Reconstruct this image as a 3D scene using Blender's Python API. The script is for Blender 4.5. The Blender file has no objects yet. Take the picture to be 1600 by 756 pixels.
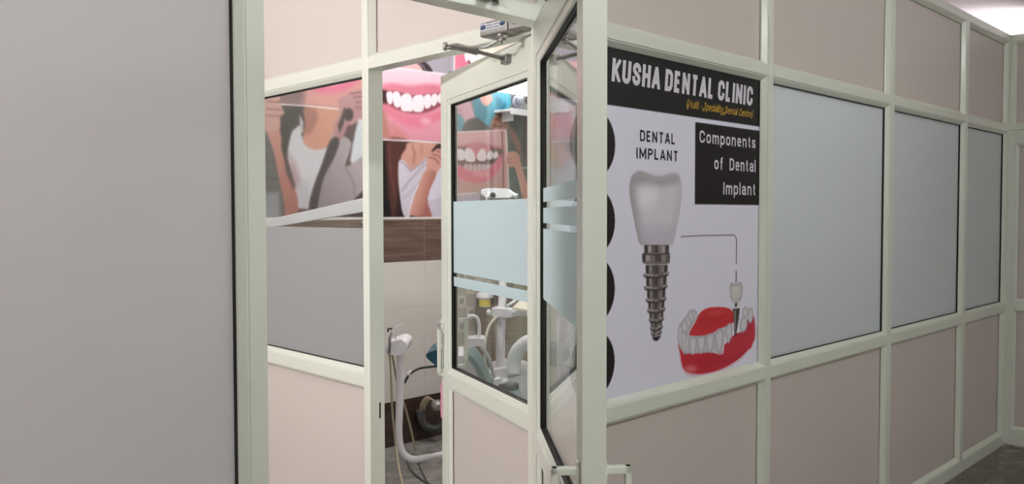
import bpy, bmesh, math, random
import numpy as np
from mathutils import Matrix, Vector

random.seed(4)
SC = bpy.context.scene
COL = SC.collection

# ------------------------------------------------------------------ camera
YAW, PITCH, ROLL, FPX = 0.79523, -0.03355, -0.00135, 1293.5
CAM = np.array([-1.76127, -1.60104, 1.53])
_F = np.array([math.cos(YAW) * math.cos(PITCH), math.sin(YAW) * math.cos(PITCH), math.sin(PITCH)])
_R = np.array([math.sin(YAW), -math.cos(YAW), 0.0])
_U = np.cross(_R, _F)
_c, _s = math.cos(ROLL), math.sin(ROLL)
_R, _U = _c * _R + _s * _U, -_s * _R + _c * _U
cam_data = bpy.data.cameras.new('camera')
cam = bpy.data.objects.new('camera', cam_data)
COL.objects.link(cam)
m = Matrix.Identity(4)
for i in range(3):
    m[i][0], m[i][1], m[i][2], m[i][3] = _R[i], _U[i], -_F[i], CAM[i]
cam.matrix_world = m
cam_data.sensor_width = 36.0
cam_data.lens = FPX / 1600 * 36
cam_data.clip_start = 0.05
SC.camera = cam

# ------------------------------------------------------------------ world, exposure
world = bpy.data.worlds.new('world')
SC.world = world
world.use_nodes = True
world.node_tree.nodes['Background'].inputs[0].default_value = (0.9, 0.92, 1.0, 1)
world.node_tree.nodes['Background'].inputs[1].default_value = 0.05
SC.view_settings.view_transform = 'Standard'
SC.view_settings.look = 'None'
SC.view_settings.gamma = 1.0
SC.view_settings.use_curve_mapping = False
SC.view_settings.exposure = 0.0

# invented tube lamps out of view, added to light the rooms: centre, watts, colour, label
H_CEIL = 2.69                                # top of the partitions
H_ROOM = 3.30                                # ceiling of the building above them
ADDED_LAMPS = [
    ((-1.7, -2.5, 2.98), 92, (0.99, 1.0, 0.972), 'added unseen white tube lamp in the reception by the frosted panel'),
    ((1.7, -2.6, 2.98), 44, (0.975, 1.0, 0.965), 'added unseen white tube lamp in the middle of the reception'),
    ((-2.75, 1.15, 2.40), 158, (1.0, 0.99, 0.985), 'low added unseen white tube lamp at the far side of the passage'),
    ((7.2, 0.35, 2.98), 190, (1.0, 0.97, 0.98), 'added unseen white tube lamp in the hall beyond the end partition'),
    ((1.35, 1.35, 2.98), 96, (1.0, 0.995, 0.985), 'added unseen white tube lamp over the dental chair'),
]


# ------------------------------------------------------------------ pixel helpers
def ray(px, py):
    return _F + ((px - 800) / FPX) * _R - ((py - 378) / FPX) * _U


def at_y(px, py, y):                      # point of the plane y = const seen at that pixel
    d = ray(px, py)
    return CAM + d * ((y - CAM[1]) / d[1])


def ad(px, py, depth):                    # point at that forward distance
    return CAM + ray(px, py) * depth


# ------------------------------------------------------------------ materials
def lin(c):
    c = np.asarray(c, float) / 255.0
    return np.where(c <= 0.04045, c / 12.92, ((c + 0.055) / 1.055) ** 2.4)


MATS = {}


def mat(name, rgb, rough=0.5, metal=0.0, noise=0.0, nscale=20.0, stretch=(1, 1, 1), coat=0.0, spec=0.5, bump=0.0):
    if name in MATS:
        return MATS[name]
    M = bpy.data.materials.new(name)
    M.use_nodes = True
    nt = M.node_tree
    b = nt.nodes['Principled BSDF']
    col = (*lin(rgb), 1)
    b.inputs['Base Color'].default_value = col
    b.inputs['Roughness'].default_value = rough
    b.inputs['Metallic'].default_value = metal
    b.inputs['Specular IOR Level'].default_value = spec
    b.inputs['Coat Weight'].default_value = coat
    b.inputs['Coat Roughness'].default_value = 0.15
    if noise > 0 or bump > 0:
        tc = nt.nodes.new('ShaderNodeTexCoord')
        mp = nt.nodes.new('ShaderNodeMapping')
        mp.inputs['Scale'].default_value = stretch
        nz = nt.nodes.new('ShaderNodeTexNoise')
        nz.inputs['Scale'].default_value = nscale
        nz.inputs['Detail'].default_value = 5
        nt.links.new(tc.outputs['Object'], mp.inputs['Vector'])
        nt.links.new(mp.outputs['Vector'], nz.inputs['Vector'])
        if noise > 0:
            mx = nt.nodes.new('ShaderNodeMix')
            mx.data_type = 'RGBA'
            lo = [max(0, v * (1 - noise)) for v in col[:3]]
            hi = [min(1, v * (1 + noise)) for v in col[:3]]
            mx.inputs[6].default_value = (*lo, 1)
            mx.inputs[7].default_value = (*hi, 1)
            nt.links.new(nz.outputs['Fac'], mx.inputs[0])
            nt.links.new(mx.outputs[2], b.inputs['Base Color'])
        if bump > 0:
            bp = nt.nodes.new('ShaderNodeBump')
            bp.inputs['Strength'].default_value = bump
            bp.inputs['Distance'].default_value = 0.002
            nt.links.new(nz.outputs['Fac'], bp.inputs['Height'])
            nt.links.new(bp.outputs['Normal'], b.inputs['Normal'])
    MATS[name] = M
    return M


def mat_glass(name, tint=(0.965, 0.985, 0.978), refl=1.0):
    M = bpy.data.materials.new(name)
    M.use_nodes = True
    nt = M.node_tree
    nt.nodes.clear()
    out = nt.nodes.new('ShaderNodeOutputMaterial')
    mix = nt.nodes.new('ShaderNodeMixShader')
    tr = nt.nodes.new('ShaderNodeBsdfTransparent')
    tr.inputs[0].default_value = (*tint, 1)
    gl = nt.nodes.new('ShaderNodeBsdfGlossy')
    gl.inputs['Color'].default_value = (refl, refl, refl, 1)
    gl.inputs['Roughness'].default_value = 0.0
    lw = nt.nodes.new('ShaderNodeLayerWeight')       # Schlick reflectance, the same from both sides of the pane
    lw.inputs['Blend'].default_value = 0.5
    pw = nt.nodes.new('ShaderNodeMath')
    pw.operation = 'POWER'
    pw.inputs[1].default_value = 5.0
    ma = nt.nodes.new('ShaderNodeMath')
    ma.operation = 'MULTIPLY_ADD'
    ma.inputs[1].default_value = 0.96
    ma.inputs[2].default_value = 0.04
    nt.links.new(lw.outputs['Facing'], pw.inputs[0])
    nt.links.new(pw.outputs[0], ma.inputs[0])
    nt.links.new(ma.outputs[0], mix.inputs[0])
    nt.links.new(tr.outputs[0], mix.inputs[1])
    nt.links.new(gl.outputs[0], mix.inputs[2])
    nt.links.new(mix.outputs[0], out.inputs[0])
    MATS[name] = M
    return M


def mat_frost(name, rgb, trans=0.35, rough=0.35, trgb=None):
    """frosted film: scatters light on both sides, soft sheen"""
    M = bpy.data.materials.new(name)
    M.use_nodes = True
    nt = M.node_tree
    b = nt.nodes['Principled BSDF']
    out = nt.nodes['Material Output']
    b.inputs['Base Color'].default_value = (*lin(rgb), 1)
    b.inputs['Roughness'].default_value = rough
    t = nt.nodes.new('ShaderNodeBsdfTranslucent')
    t.inputs[0].default_value = (*lin(trgb or rgb), 1)
    mx = nt.nodes.new('ShaderNodeMixShader')
    mx.inputs[0].default_value = trans
    nz = nt.nodes.new('ShaderNodeTexNoise')
    tc = nt.nodes.new('ShaderNodeTexCoord')
    nz.inputs['Scale'].default_value = 900
    bp = nt.nodes.new('ShaderNodeBump')
    bp.inputs['Strength'].default_value = 0.08
    bp.inputs['Distance'].default_value = 0.001
    nt.links.new(tc.outputs['Object'], nz.inputs['Vector'])
    nt.links.new(nz.outputs['Fac'], bp.inputs['Height'])
    nt.links.new(bp.outputs['Normal'], b.inputs['Normal'])
    nt.links.new(b.outputs[0], mx.inputs[1])
    nt.links.new(t.outputs[0], mx.inputs[2])
    nt.links.new(mx.outputs[0], out.inputs[0])
    MATS[name] = M
    return M


def mat_emit(name, rgb, strength):
    M = bpy.data.materials.new(name)
    M.use_nodes = True
    b = M.node_tree.nodes['Principled BSDF']
    b.inputs['Base Color'].default_value = (*lin(rgb), 1)
    b.inputs['Emission Color'].default_value = (*lin(rgb), 1)
    b.inputs['Emission Strength'].default_value = strength
    MATS[name] = M
    return M


def mat_print(name, rough=0.45):
    M = bpy.data.materials.new(name)
    M.use_nodes = True
    nt = M.node_tree
    b = nt.nodes['Principled BSDF']
    at = nt.nodes.new('ShaderNodeAttribute')
    at.attribute_name = 'ink'
    nt.links.new(at.outputs['Color'], b.inputs['Base Color'])
    b.inputs['Roughness'].default_value = rough
    b.inputs['Specular IOR Level'].default_value = 0.35
    MATS[name] = M
    return M


def mat_ramp(name, stops, scale, stretch, rough, detail=8, distortion=0.0, coat=0.0):
    """two-noise stone or wood grain"""
    M = bpy.data.materials.new(name)
    M.use_nodes = True
    nt = M.node_tree
    b = nt.nodes['Principled BSDF']
    tc = nt.nodes.new('ShaderNodeTexCoord')
    mp = nt.nodes.new('ShaderNodeMapping')
    mp.inputs['Scale'].default_value = stretch
    nz = nt.nodes.new('ShaderNodeTexNoise')
    nz.inputs['Scale'].default_value = scale
    nz.inputs['Detail'].default_value = detail
    nz.inputs['Roughness'].default_value = 0.65
    nz.inputs['Distortion'].default_value = distortion
    rp = nt.nodes.new('ShaderNodeValToRGB')
    e = rp.color_ramp.elements
    while len(e) < len(stops):
        e.new(0.5)
    for k, (p, c) in enumerate(stops):
        e[k].position = p
        e[k].color = (*lin(c), 1)
    nt.links.new(tc.outputs['Object'], mp.inputs['Vector'])
    nt.links.new(mp.outputs['Vector'], nz.inputs['Vector'])
    nt.links.new(nz.outputs['Fac'], rp.inputs['Fac'])
    nt.links.new(rp.outputs['Color'], b.inputs['Base Color'])
    b.inputs['Roughness'].default_value = rough
    b.inputs['Coat Weight'].default_value = coat
    MATS[name] = M
    return M


ALU = mat('ivory_powder_coat', (229, 233, 223), rough=0.28, coat=0.25)
LAM = mat('pink_beige_laminate', (213, 204, 199), rough=0.42, noise=0.03, nscale=160)
RUB = mat('black_rubber', (14, 14, 15), rough=0.5)
GLASS = mat_glass('clear_glass')
FROST = mat_frost('frosted_film', (222, 227, 230), 0.38, 0.38)
FROSTW = mat_frost('warm_frosted_film', (222, 219, 222), 0.36, 0.40)
FILM = mat_frost('pale_blue_film', (226, 241, 245), 0.4, 0.5)
FILMG = mat_frost('grey_film', (164, 166, 169), 0.12, 0.45)
CHROME = mat('brushed_steel', (200, 198, 195), rough=0.22, metal=1.0)
GREYM = mat('grey_cast_metal', (150, 148, 146), rough=0.38, metal=0.7)
WHITE = mat('white_plastic', (232, 231, 236), rough=0.3, coat=0.2)
DARK = mat('dark_plastic', (40, 42, 44), rough=0.4)
TEAL = mat('teal_vinyl', (96, 128, 128), rough=0.35, noise=0.08, nscale=30)
NAVY = mat('petrol_vinyl', (28, 78, 100), rough=0.35)
HOSEB = mat('beige_hose', (176, 166, 138), rough=0.5)
HOSED = mat('dark_hose', (66, 68, 66), rough=0.5)
PAINT = mat('white_paint', (226, 222, 218), rough=0.8, noise=0.02, nscale=3)
CEILM = mat('ceiling_paint', (232, 226, 230), rough=0.85, noise=0.02, nscale=2)
GRAN_D = mat_ramp('brown_granite', [(0.25, (58, 52, 48)), (0.5, (92, 84, 77)), (0.75, (128, 118, 108))], 5, (1, 2.2, 1), 0.25, 10, 1.5)
GRAN_L = mat_ramp('grey_granite', [(0.25, (96, 92, 88)), (0.5, (140, 137, 132)), (0.75, (178, 176, 172))], 6, (1, 1.3, 1), 0.22, 10, 1.0)
TILE_W = mat_ramp('wood_look_tile', [(0.3, (64, 48, 40)), (0.5, (96, 77, 66)), (0.72, (122, 103, 92))], 4, (0.5, 1, 14), 0.35, 6, 0.4)
TILE_D = mat_ramp('dark_wood_tile', [(0.3, (40, 27, 23)), (0.5, (58, 42, 36)), (0.72, (76, 58, 50))], 4, (0.5, 1, 14), 0.35, 6, 0.4)
TILE_B = mat('beige_tile', (206, 201, 194), rough=0.3, noise=0.03, nscale=6)
GROUT = mat('grout', (196, 188, 176), rough=0.9)
CURT = mat('khaki_curtain', (140, 134, 112), rough=0.85, noise=0.08, nscale=40)
WOODC = mat_ramp('cabinet_wood', [(0.3, (92, 76, 64)), (0.5, (120, 101, 86)), (0.72, (146, 126, 108))], 5, (1, 1, 9), 0.45, 6, 0.3)
PRINT = mat_print('print')
INK_W = mat('ink_white', (226, 222, 236), rough=0.5)
INK_K = mat('ink_black', (24, 22, 28), rough=0.45)
INK_Y = mat('ink_gold', (214, 170, 60), rough=0.5)
YEL = mat('yellow_label', (222, 200, 40), rough=0.5)
PINK = mat('pink_paper', (232, 160, 188), rough=0.7)
BLUE = mat('ink_blue', (60, 78, 120), rough=0.5)
SILV = mat('silver_sticker', (196, 196, 204), rough=0.35)
GREYI = mat('ink_grey', (120, 120, 132), rough=0.5)
CREAM = mat('cream_plastic', (226, 220, 200), rough=0.4)
SLEEVE = mat_glass('clear_sleeve', (0.95, 0.97, 0.98))


# ------------------------------------------------------------------ mesh helpers
def finish(bm, name, material, parent=None, smooth=False):
    bmesh.ops.recalc_face_normals(bm, faces=bm.faces)
    me = bpy.data.meshes.new(name)
    bm.to_mesh(me)
    bm.free()
    me.materials.append(material)
    if smooth:
        for p in me.polygons:
            p.use_smooth = True
    o = bpy.data.objects.new(name, me)
    COL.objects.link(o)
    if parent is not None:
        o.parent = parent
    return o


def box_into(bm, lo, hi, bev=0.0):
    x0, y0, z0 = lo
    x1, y1, z1 = hi
    v = [bm.verts.new(p) for p in ((x0, y0, z0), (x1, y0, z0), (x1, y1, z0), (x0, y1, z0),
                                   (x0, y0, z1), (x1, y0, z1), (x1, y1, z1), (x0, y1, z1))]
    fs = [bm.faces.new([v[i] for i in f]) for f in ((3, 2, 1, 0), (4, 5, 6, 7), (0, 1, 5, 4), (1, 2, 6, 5), (2, 3, 7, 6), (3, 0, 4, 7))]
    if bev > 0:
        es = set()
        for f in fs:
            es.update(f.edges)
        bmesh.ops.bevel(bm, geom=list(es), offset=bev, segments=2, affect='EDGES', profile=0.5)


def box(name, lo, hi, material, parent=None, bev=0.0):
    lo2 = tuple(min(a, b) for a, b in zip(lo, hi))
    hi2 = tuple(max(a, b) for a, b in zip(lo, hi))
    bm = bmesh.new()
    box_into(bm, lo2, hi2, bev)
    return finish(bm, name, material, parent)


def catmull(pts, n=6, closed=False):
    P = [np.asarray(p, float) for p in pts]
    out = []
    N = len(P)
    rng = range(N) if closed else range(N - 1)
    for i in rng:
        p1, p2 = P[i], P[(i + 1) % N]
        p0 = P[i - 1] if (closed or i > 0) else 2 * p1 - p2
        p3 = P[(i + 2) % N] if (closed or i + 2 < N) else 2 * p2 - p1
        for k in range(n):
            t = k / n
            out.append(0.5 * ((2 * p1) + (-p0 + p2) * t + (2 * p0 - 5 * p1 + 4 * p2 - p3) * t * t + (-p0 + 3 * p1 - 3 * p2 + p3) * t ** 3))
    if not closed:
        out.append(P[-1])
    return out


def tube_into(bm, pts, r, seg=12, smooth_path=0, flat=1.0):
    P = [np.asarray(p, float) for p in pts]
    R = r if isinstance(r, (list, tuple)) else [r] * len(P)
    if smooth_path:
        A = catmull([np.append(p, q) for p, q in zip(P, R)], smooth_path)
        P = [a[:3] for a in A]
        R = [a[3] for a in A]
    up = None
    rings = []
    for i, p in enumerate(P):
        t = P[min(i + 1, len(P) - 1)] - P[max(i - 1, 0)]
        t = t / (np.linalg.norm(t) + 1e-12)
        if up is None:
            up = np.array([0, 0, 1.0]) if abs(t[2]) < 0.9 else np.array([1.0, 0, 0])
        s = np.cross(t, up)
        s /= np.linalg.norm(s)
        up = np.cross(s, t)
        rings.append([bm.verts.new(p + R[i] * (math.cos(a) * s + flat * math.sin(a) * up)) for a in (2 * math.pi * k / seg for k in range(seg))])
    for a, b in zip(rings, rings[1:]):
        for k in range(seg):
            bm.faces.new((a[k], a[(k + 1) % seg], b[(k + 1) % seg], b[k]))
    bm.faces.new(rings[0][::-1])
    bm.faces.new(rings[-1])


def tube(name, pts, r, material, parent=None, seg=12, smooth_path=0, flat=1.0):
    bm = bmesh.new()
    tube_into(bm, pts, r, seg, smooth_path, flat)
    o = finish(bm, name, material, parent, smooth=True)
    return o


def lathe(name, prof, origin, material, parent=None, axis=(0, 0, 1), seg=24):
    ax = Vector(axis).normalized()
    q = Vector((0, 0, 1)).rotation_difference(ax)
    bm = bmesh.new()
    rings = []
    for r, z in prof:
        rings.append([bm.verts.new(Vector(origin) + q @ Vector((r * math.cos(a), r * math.sin(a), z))) for a in (2 * math.pi * k / seg for k in range(seg))])
    for a, b in zip(rings, rings[1:]):
        for k in range(seg):
            bm.faces.new((a[k], a[(k + 1) % seg], b[(k + 1) % seg], b[k]))
    bm.faces.new(rings[0][::-1])
    bm.faces.new(rings[-1])
    return finish(bm, name, material, parent, smooth=True)


def slab(name, poly3, offset, material, parent=None, bev=0.0, smooth=False):
    """closed polygon in 3-D extruded by a vector"""
    bm = bmesh.new()
    a = [bm.verts.new(p) for p in poly3]
    b = [bm.verts.new(np.asarray(p) + np.asarray(offset)) for p in poly3]
    n = len(a)
    f0 = bm.faces.new(a)
    f1 = bm.faces.new(b[::-1])
    for k in range(n):
        bm.faces.new((a[k], a[(k + 1) % n], b[(k + 1) % n], b[k]))
    if bev > 0:
        es = list(set(list(f0.edges) + list(f1.edges)))
        bmesh.ops.bevel(bm, geom=es, offset=bev, segments=3, affect='EDGES', profile=0.5, clamp_overlap=True)
    return finish(bm, name, material, parent, smooth)


def thing(name, label, cat, loc=(0, 0, 0), rotz=0.0, group=None):
    o = bpy.data.objects.new(name, None)
    o.empty_display_size = 0.05
    COL.objects.link(o)
    o.location = loc
    o.rotation_euler = (0, 0, rotz)
    o['label'] = label
    o['category'] = cat
    if group:
        o['group'] = group
    return o


def struct(name, label, loc=(0, 0, 0), rotz=0.0):
    o = bpy.data.objects.new(name, None)
    o.empty_display_size = 0.05
    COL.objects.link(o)
    o.location = loc
    o.rotation_euler = (0, 0, rotz)
    o['kind'] = 'structure'
    o['label'] = label
    return o


def tag(o, label, cat, group=None):
    o['label'] = label
    o['category'] = cat
    if group:
        o['group'] = group
    return o


def stag(o, label):
    o['kind'] = 'structure'
    o['label'] = label
    return o


def keep(o, parent):
    """child built in world coordinates under a parent that stands elsewhere"""
    o.parent = parent
    bpy.context.view_layer.update()
    o.matrix_parent_inverse = Matrix.LocRotScale(parent.location, parent.rotation_euler, None).inverted()
    return o


# ------------------------------------------------------------------ aluminium partition kit
TH = 0.065                                   # depth of the frame sections


class Frame:
    """wall coordinates u (along), v (into the wall), z -> object coordinates"""

    def __init__(self, parent, swap=False, th=TH, v0=0.0):
        self.p, self.swap, self.th, self.v0 = parent, swap, th, v0

    def m(self, u, v, z):
        v += self.v0
        return (v, u, z) if self.swap else (u, v, z)

    def bar(self, name, u0, u1, z0, z1, inset=0.0, material=None, bev=0.0015):
        return box(name, self.m(u0, inset, z0), self.m(u1, self.th - inset, z1), material or ALU, self.p, bev)

    def ring(self, name, u0, u1, z0, z1, prof, material, both=True):
        bm = bmesh.new()
        for side in ((0, 1) if both else (0,)):
            loops = []
            for w, v in prof:
                vv = v if side == 0 else self.th - v
                loops.append([bm.verts.new(self.m(a, vv, b)) for a, b in
                              ((u0 + w, z0 + w), (u1 - w, z0 + w), (u1 - w, z1 - w), (u0 + w, z1 - w))])
            n = len(loops)
            for i in range(n):
                a, b = loops[i], loops[(i + 1) % n]
                for k in range(4):
                    bm.faces.new((a[k], a[(k + 1) % 4], b[(k + 1) % 4], b[k]))
        return finish(bm, name, material, self.p)

    def panel(self, name, u0, u1, z0, z1, material, thick=0.006, over=0.014):
        c = self.th / 2
        return box(name, self.m(u0 + over, c - thick / 2, z0 + over), self.m(u1 - over, c + thick / 2, z1 - over), material, self.p)

    def bay(self, u0, u1, z0, z1, kind, d=None):
        c = self.th / 2
        d = d or 0.004
        g = 0.0045 if kind in ('laminate', 'poster') else 0.0085
        prof = [(0, d), (0.004, d), (0.017, c - 0.003 - g - 0.004), (0.019, c - 0.003 - g), (0, c - 0.003 - g)]
        self.ring('glazing_bead', u0, u1, z0, z1, prof, ALU)
        if kind not in ('laminate', 'poster'):
            self.ring('gasket', u0, u1, z0, z1, [(0.006, c - 0.003 - g), (0.0215, c - 0.003 - g), (0.0225, c - 0.003), (0.006, c - 0.003)], RUB)
        mt = {'laminate': LAM, 'frost': FROST, 'poster': FROST, 'frost_warm': FROSTW, 'clear': GLASS}[kind]
        nm = {'laminate': 'laminate_panel', 'frost': 'frosted_pane', 'poster': 'frosted_pane', 'frost_warm': 'frosted_pane', 'clear': 'glass_pane'}[kind]
        return self.panel(nm, u0, u1, z0, z1, mt)

    def film(self, name, u0, u1, z0, z1, material, v):
        return box(name, self.m(u0, v, z0), self.m(u1, v + 0.0006, z1), material, self.p)


ZR0, ZR1 = 0.887, 0.933                      # middle rail
ZT0, ZT1 = 2.063, 2.103                      # transom
ZC0 = 2.645                                  # top rail

# ---- front partition (poster, frosted panes, outer doorway)
WF = struct('wall_front', 'ivory aluminium partition with beige laminate and frosted glass bays')
fw = Frame(WF)
PW = 0.040
posts = [(-3.45, -3.41), (-2.18, -2.14), (-0.953, -0.913), (-0.05, -0.010), (1.196, 1.236), (2.395, 2.442), (3.495, 3.545), (4.325, 4.365)]
for a, b in posts:
    fw.bar('post', a, b, 0, H_CEIL)
for (a0, a1), (b0, b1) in zip(posts, posts[1:]):
    door = abs(a1 + 0.913) < 1e-6
    fw.bar('top_rail', a1, b0, ZC0, H_CEIL)
    fw.bar('transom', a1, b0, ZT0, ZT1)
    fw.bay(a1, b0, ZT1, ZC0, 'laminate')
    if door:
        continue
    fw.bar('middle_rail', a1, b0, ZR0, ZR1)
    fw.bar('bottom_rail', a1, b0, 0, 0.075)
    fw.bay(a1, b0, 0.075, ZR0, 'laminate')
    fw.bay(a1, b0, ZR1, ZT0, 'frost_warm' if b0 < -0.9 else 'poster' if b0 < 1.3 else 'frost')

# ---- inner partition (treatment cabin side, inner doorway)
WL = struct('wall_inner', 'bright ivory partition with glass and beige panels inside the doorway')
fl = Frame(WL, swap=True)
lposts = [(TH, 0.088), (0.948, 0.988), (2.742, 2.782)]
for a, b in lposts:
    fl.bar('post', a, b, 0, H_CEIL)
for i, ((a0, a1), (b0, b1)) in enumerate(zip(lposts, lposts[1:])):
    fl.bar('top_rail', a1, b0, ZC0, H_CEIL)
    fl.bar('transom', a1, b0, ZT0, ZT1 + 0.002)
    fl.bay(a1, b0, ZT1 + 0.002, ZC0, 'laminate')
    if i == 0:
        continue
    fl.bar('middle_rail', a1, b0, ZR0, ZR1)
    fl.bar('bottom_rail', a1, b0, 0, 0.075)
    fl.bay(a1, b0, 0.075, ZR0, 'laminate')
    fl.bay(a1, b0, ZR1, ZT0, 'clear')
    fl.film('frosted_film', a1 + 0.006, b0 - 0.006, ZR1 + 0.012, 1.478, FILMG, TH / 2 - 0.0042)
# strike slot of the lock in the jamb
box('lock_slot', (0.040, 0.9475, 0.765), (0.047, 0.9482, 0.825), RUB, WL)

# ---- shell of the place
X0, X1, YB, YF = -3.45, 4.36, 2.82, -4.6
X2 = 10.5                                    # the hall goes on beyond the end partition
stag(box('floor', (X0, YF, -0.05), (X2, TH * 0.5, 0), GRAN_D), 'brown veined granite floor of the reception')
fl2 = stag(box('floor_inner', (X0, TH * 0.5, -0.05), (X2, YB, 0), GRAN_L), 'pale grey granite floor of the treatment cabin')
fl2.name = 'floor_cabin'
stag(box('ceiling', (X0, YF, H_ROOM), (X2, YB, H_ROOM + 0.05), CEILM), 'plain white ceiling')
stag(box('wall_left', (X0 - 0.05, YF, 0), (X0, YB, H_ROOM), mat('taupe_paint', (128, 120, 112), rough=0.8)), 'plain taupe painted side wall')
stag(box('wall_rear', (X0, YF - 0.05, 0), (X2, YF, H_ROOM), PAINT), 'plain painted wall behind the photographer')
stag(box('wall_cabin', (X1 + 0.01, TH, 0), (X1 + TH, YB, H_CEIL), PAINT), 'plain painted partition closing the treatment cabin')
stag(box('wall_far', (X2, YF, 0), (X2 + 0.05, YB, H_ROOM), PAINT), 'plain painted far wall of the hall')

# ---- tiled back wall
WB = struct('wall_back', 'tiled back wall with wood-look bands behind the dental chair')
box('wall_core', (X0, YB - 0.0065, 0), (X2, YB + 0.08, H_ROOM), GROUT, WB)
TW = 0.612
xj = 1.736
tile_mesh = {}


def tile(name, x0, x1, z0, z1, material):
    key = (round(x1 - x0, 3), round(z1 - z0, 3), material.name)
    g = 0.0009
    if key not in tile_mesh:
        bm = bmesh.new()
        box_into(bm, (g, -0.008, g), (x1 - x0 - g, 0.002, z1 - z0 - g), 0.001)
        bmesh.ops.recalc_face_normals(bm, faces=bm.faces)
        me = bpy.data.meshes.new(name)
        bm.to_mesh(me)
        bm.free()
        me.materials.append(material)
        tile_mesh[key] = me
    o = bpy.data.objects.new(name, tile_mesh[key])
    o.location = (x0, YB, z0)
    COL.objects.link(o)
    o.parent = WB


x = xj - 3 * TW
while x < X1 + TH - 0.05:
    xe = min(x + TW, X1 + TH)
    tile('tile', x, xe, 0.0, 0.298, TILE_D)
    for k in range(3):
        tile('tile', x, xe, 0.298 + k * 0.306, 0.298 + (k + 1) * 0.306, TILE_B)
    tile('tile', x, xe, 1.216, 1.497, TILE_W)
    x += TW
# decorative checked tiles right of the door
CHK = [mat('checked_tile_pale', (206, 199, 186), rough=0.35), mat('checked_tile_grey', (170, 163, 154), rough=0.35), mat('checked_tile_core', (150, 144, 138), rough=0.35)]

# ---- end wall on the far right with a door
WE = struct('wall_right', 'far end partition of beige panels beyond the frosted panes', loc=(X1, 0, 0))
fe = Frame(WE, swap=True)
# local: u = y (negative towards the reception)
ep = [(-3.40, -3.36), (-2.20, -2.16), (-1.06, -1.02), (-0.014, 0.0)]
for a, b in ep:
    fe.bar('post', a, b, ZT1 if a > -1 else 0, H_CEIL)
for i, ((a0, a1), (b0, b1)) in enumerate(zip(ep, ep[1:])):
    fe.bar('top_rail', a1, b0, ZC0, H_CEIL)
    fe.bar('transom', a1, b1 if i == 2 else b0, ZT0 + 0.012, ZT1)
    fe.bay(a1, b0, ZT1, ZC0, 'laminate')
    if i < 2:
        fe.bar('bottom_rail', a1, b0, 0, 0.075)
        fe.bay(a1, b0, 0.075, ZT0 + 0.012, 'laminate')

D3 = struct('door_3', 'ivory framed beige panel door at the far right end', loc=(X1 + 0.004, -0.001, 0))
f3 = Frame(D3, swap=True, th=0.05)
f3.bar('stile', -1.0, -0.925, 0.012, 2.07)
f3.bar('stile', -0.036, 0, 0.012, 2.07)
f3.bar('top_rail', -0.925, -0.036, 1.985, 2.07)
f3.bar('middle_rail', -0.925, -0.036, 0.90, 0.955)
f3.bar('bottom_rail', -0.925, -0.036, 0.012, 0.115)
f3.bay(-0.925, -0.036, 0.115, 0.90, 'laminate')
f3.bay(-0.925, -0.036, 0.955, 1.985, 'laminate')
stag(D3, D3['label'])


# ------------------------------------------------------------------ the two glazed doors
def handle(parent, u, vface, sgn, z0, z1, name="door_handle", off=0.052):
    """flat D pull standing off the stile; sgn = outward direction"""
    h = bpy.data.objects.new(name, None)
    bm = bmesh.new()
    box_into(bm, (u - 0.008, min(vface + sgn * (off - 0.012), vface + sgn * off), z0), (u + 0.008, max(vface + sgn * (off - 0.012), vface + sgn * off), z1), 0.002)
    for z in (z0, z1 - 0.014):
        box_into(bm, (u - 0.008, min(vface, vface + sgn * off), z), (u + 0.008, max(vface, vface + sgn * off), z + 0.014), 0.002)
    for z in (z0 - 0.012, z1 - 0.030):
        box_into(bm, (u - 0.010, min(vface, vface + sgn * 0.006), z), (u + 0.010, max(vface, vface + sgn * 0.006), z + 0.042), 0.002)
    bpy.data.objects.remove(h)
    return finish(bm, name, ALU, parent)


DT = 0.045


def leaf(name, label, pivot, ang, width, top, films, zg0=0.925, zg1=1.962, bot=0.012):
    D = struct(name, label, loc=(pivot[0], pivot[1], 0), rotz=ang)
    f = Frame(D, th=DT, v0=-DT)
    st = 0.064
    f.bar('stile', 0, st, bot, top)
    f.bar('stile', width - st, width, bot, top)
    f.bar('top_rail', st, width - st, zg1, top)
    f.bar('middle_rail', st, width - st, zg0 - 0.052, zg0)
    f.bar('bottom_rail', st, width - st, bot, 0.11)
    f.bay(st, width - st, 0.11, zg0 - 0.052, 'laminate')
    f.bay(st, width - st, zg0, zg1, 'clear')
    for z0, z1, side in films:
        f.film('frosted_film', st + 0.026, width - st - 0.024, z0, z1, FILM, DT / 2 + (0.0034 if side else -0.0042))
    return D, f


D1, f1 = leaf('door_1', 'open glazed ivory door standing edge-on in front of the poster wall', (-0.05, -0.005), math.radians(230.0), 0.855, 2.058,
              [(1.563, 1.600, 0), (1.506, 1.547, 0), (1.300, 1.491, 0)])
handle(D1, 0.855 - 0.030, -DT, -1, 0.84, 1.065)
handle(D1, 0.855 - 0.030, 0.0, 1, 0.84, 1.065)
D2, f2 = leaf('door_2', 'inner glazed ivory door ajar into the treatment cabin', (0.002, 0.092), math.radians(70.0), 0.842, 2.060,
              [(1.258, 1.294, 1), (1.309, 1.578, 1)])
handle(D2, 0.842 - 0.022, 0.0, 1, 0.905, 1.10, off=0.024)
handle(D2, 0.842 - 0.022, -DT, -1, 0.93, 1.125, off=0.055)
box('paper_strip', (0.834, 0.0, 0.735), (0.852, 0.0015, 0.872), PINK, D2)['label'] = 'pink strip on the door edge'


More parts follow.
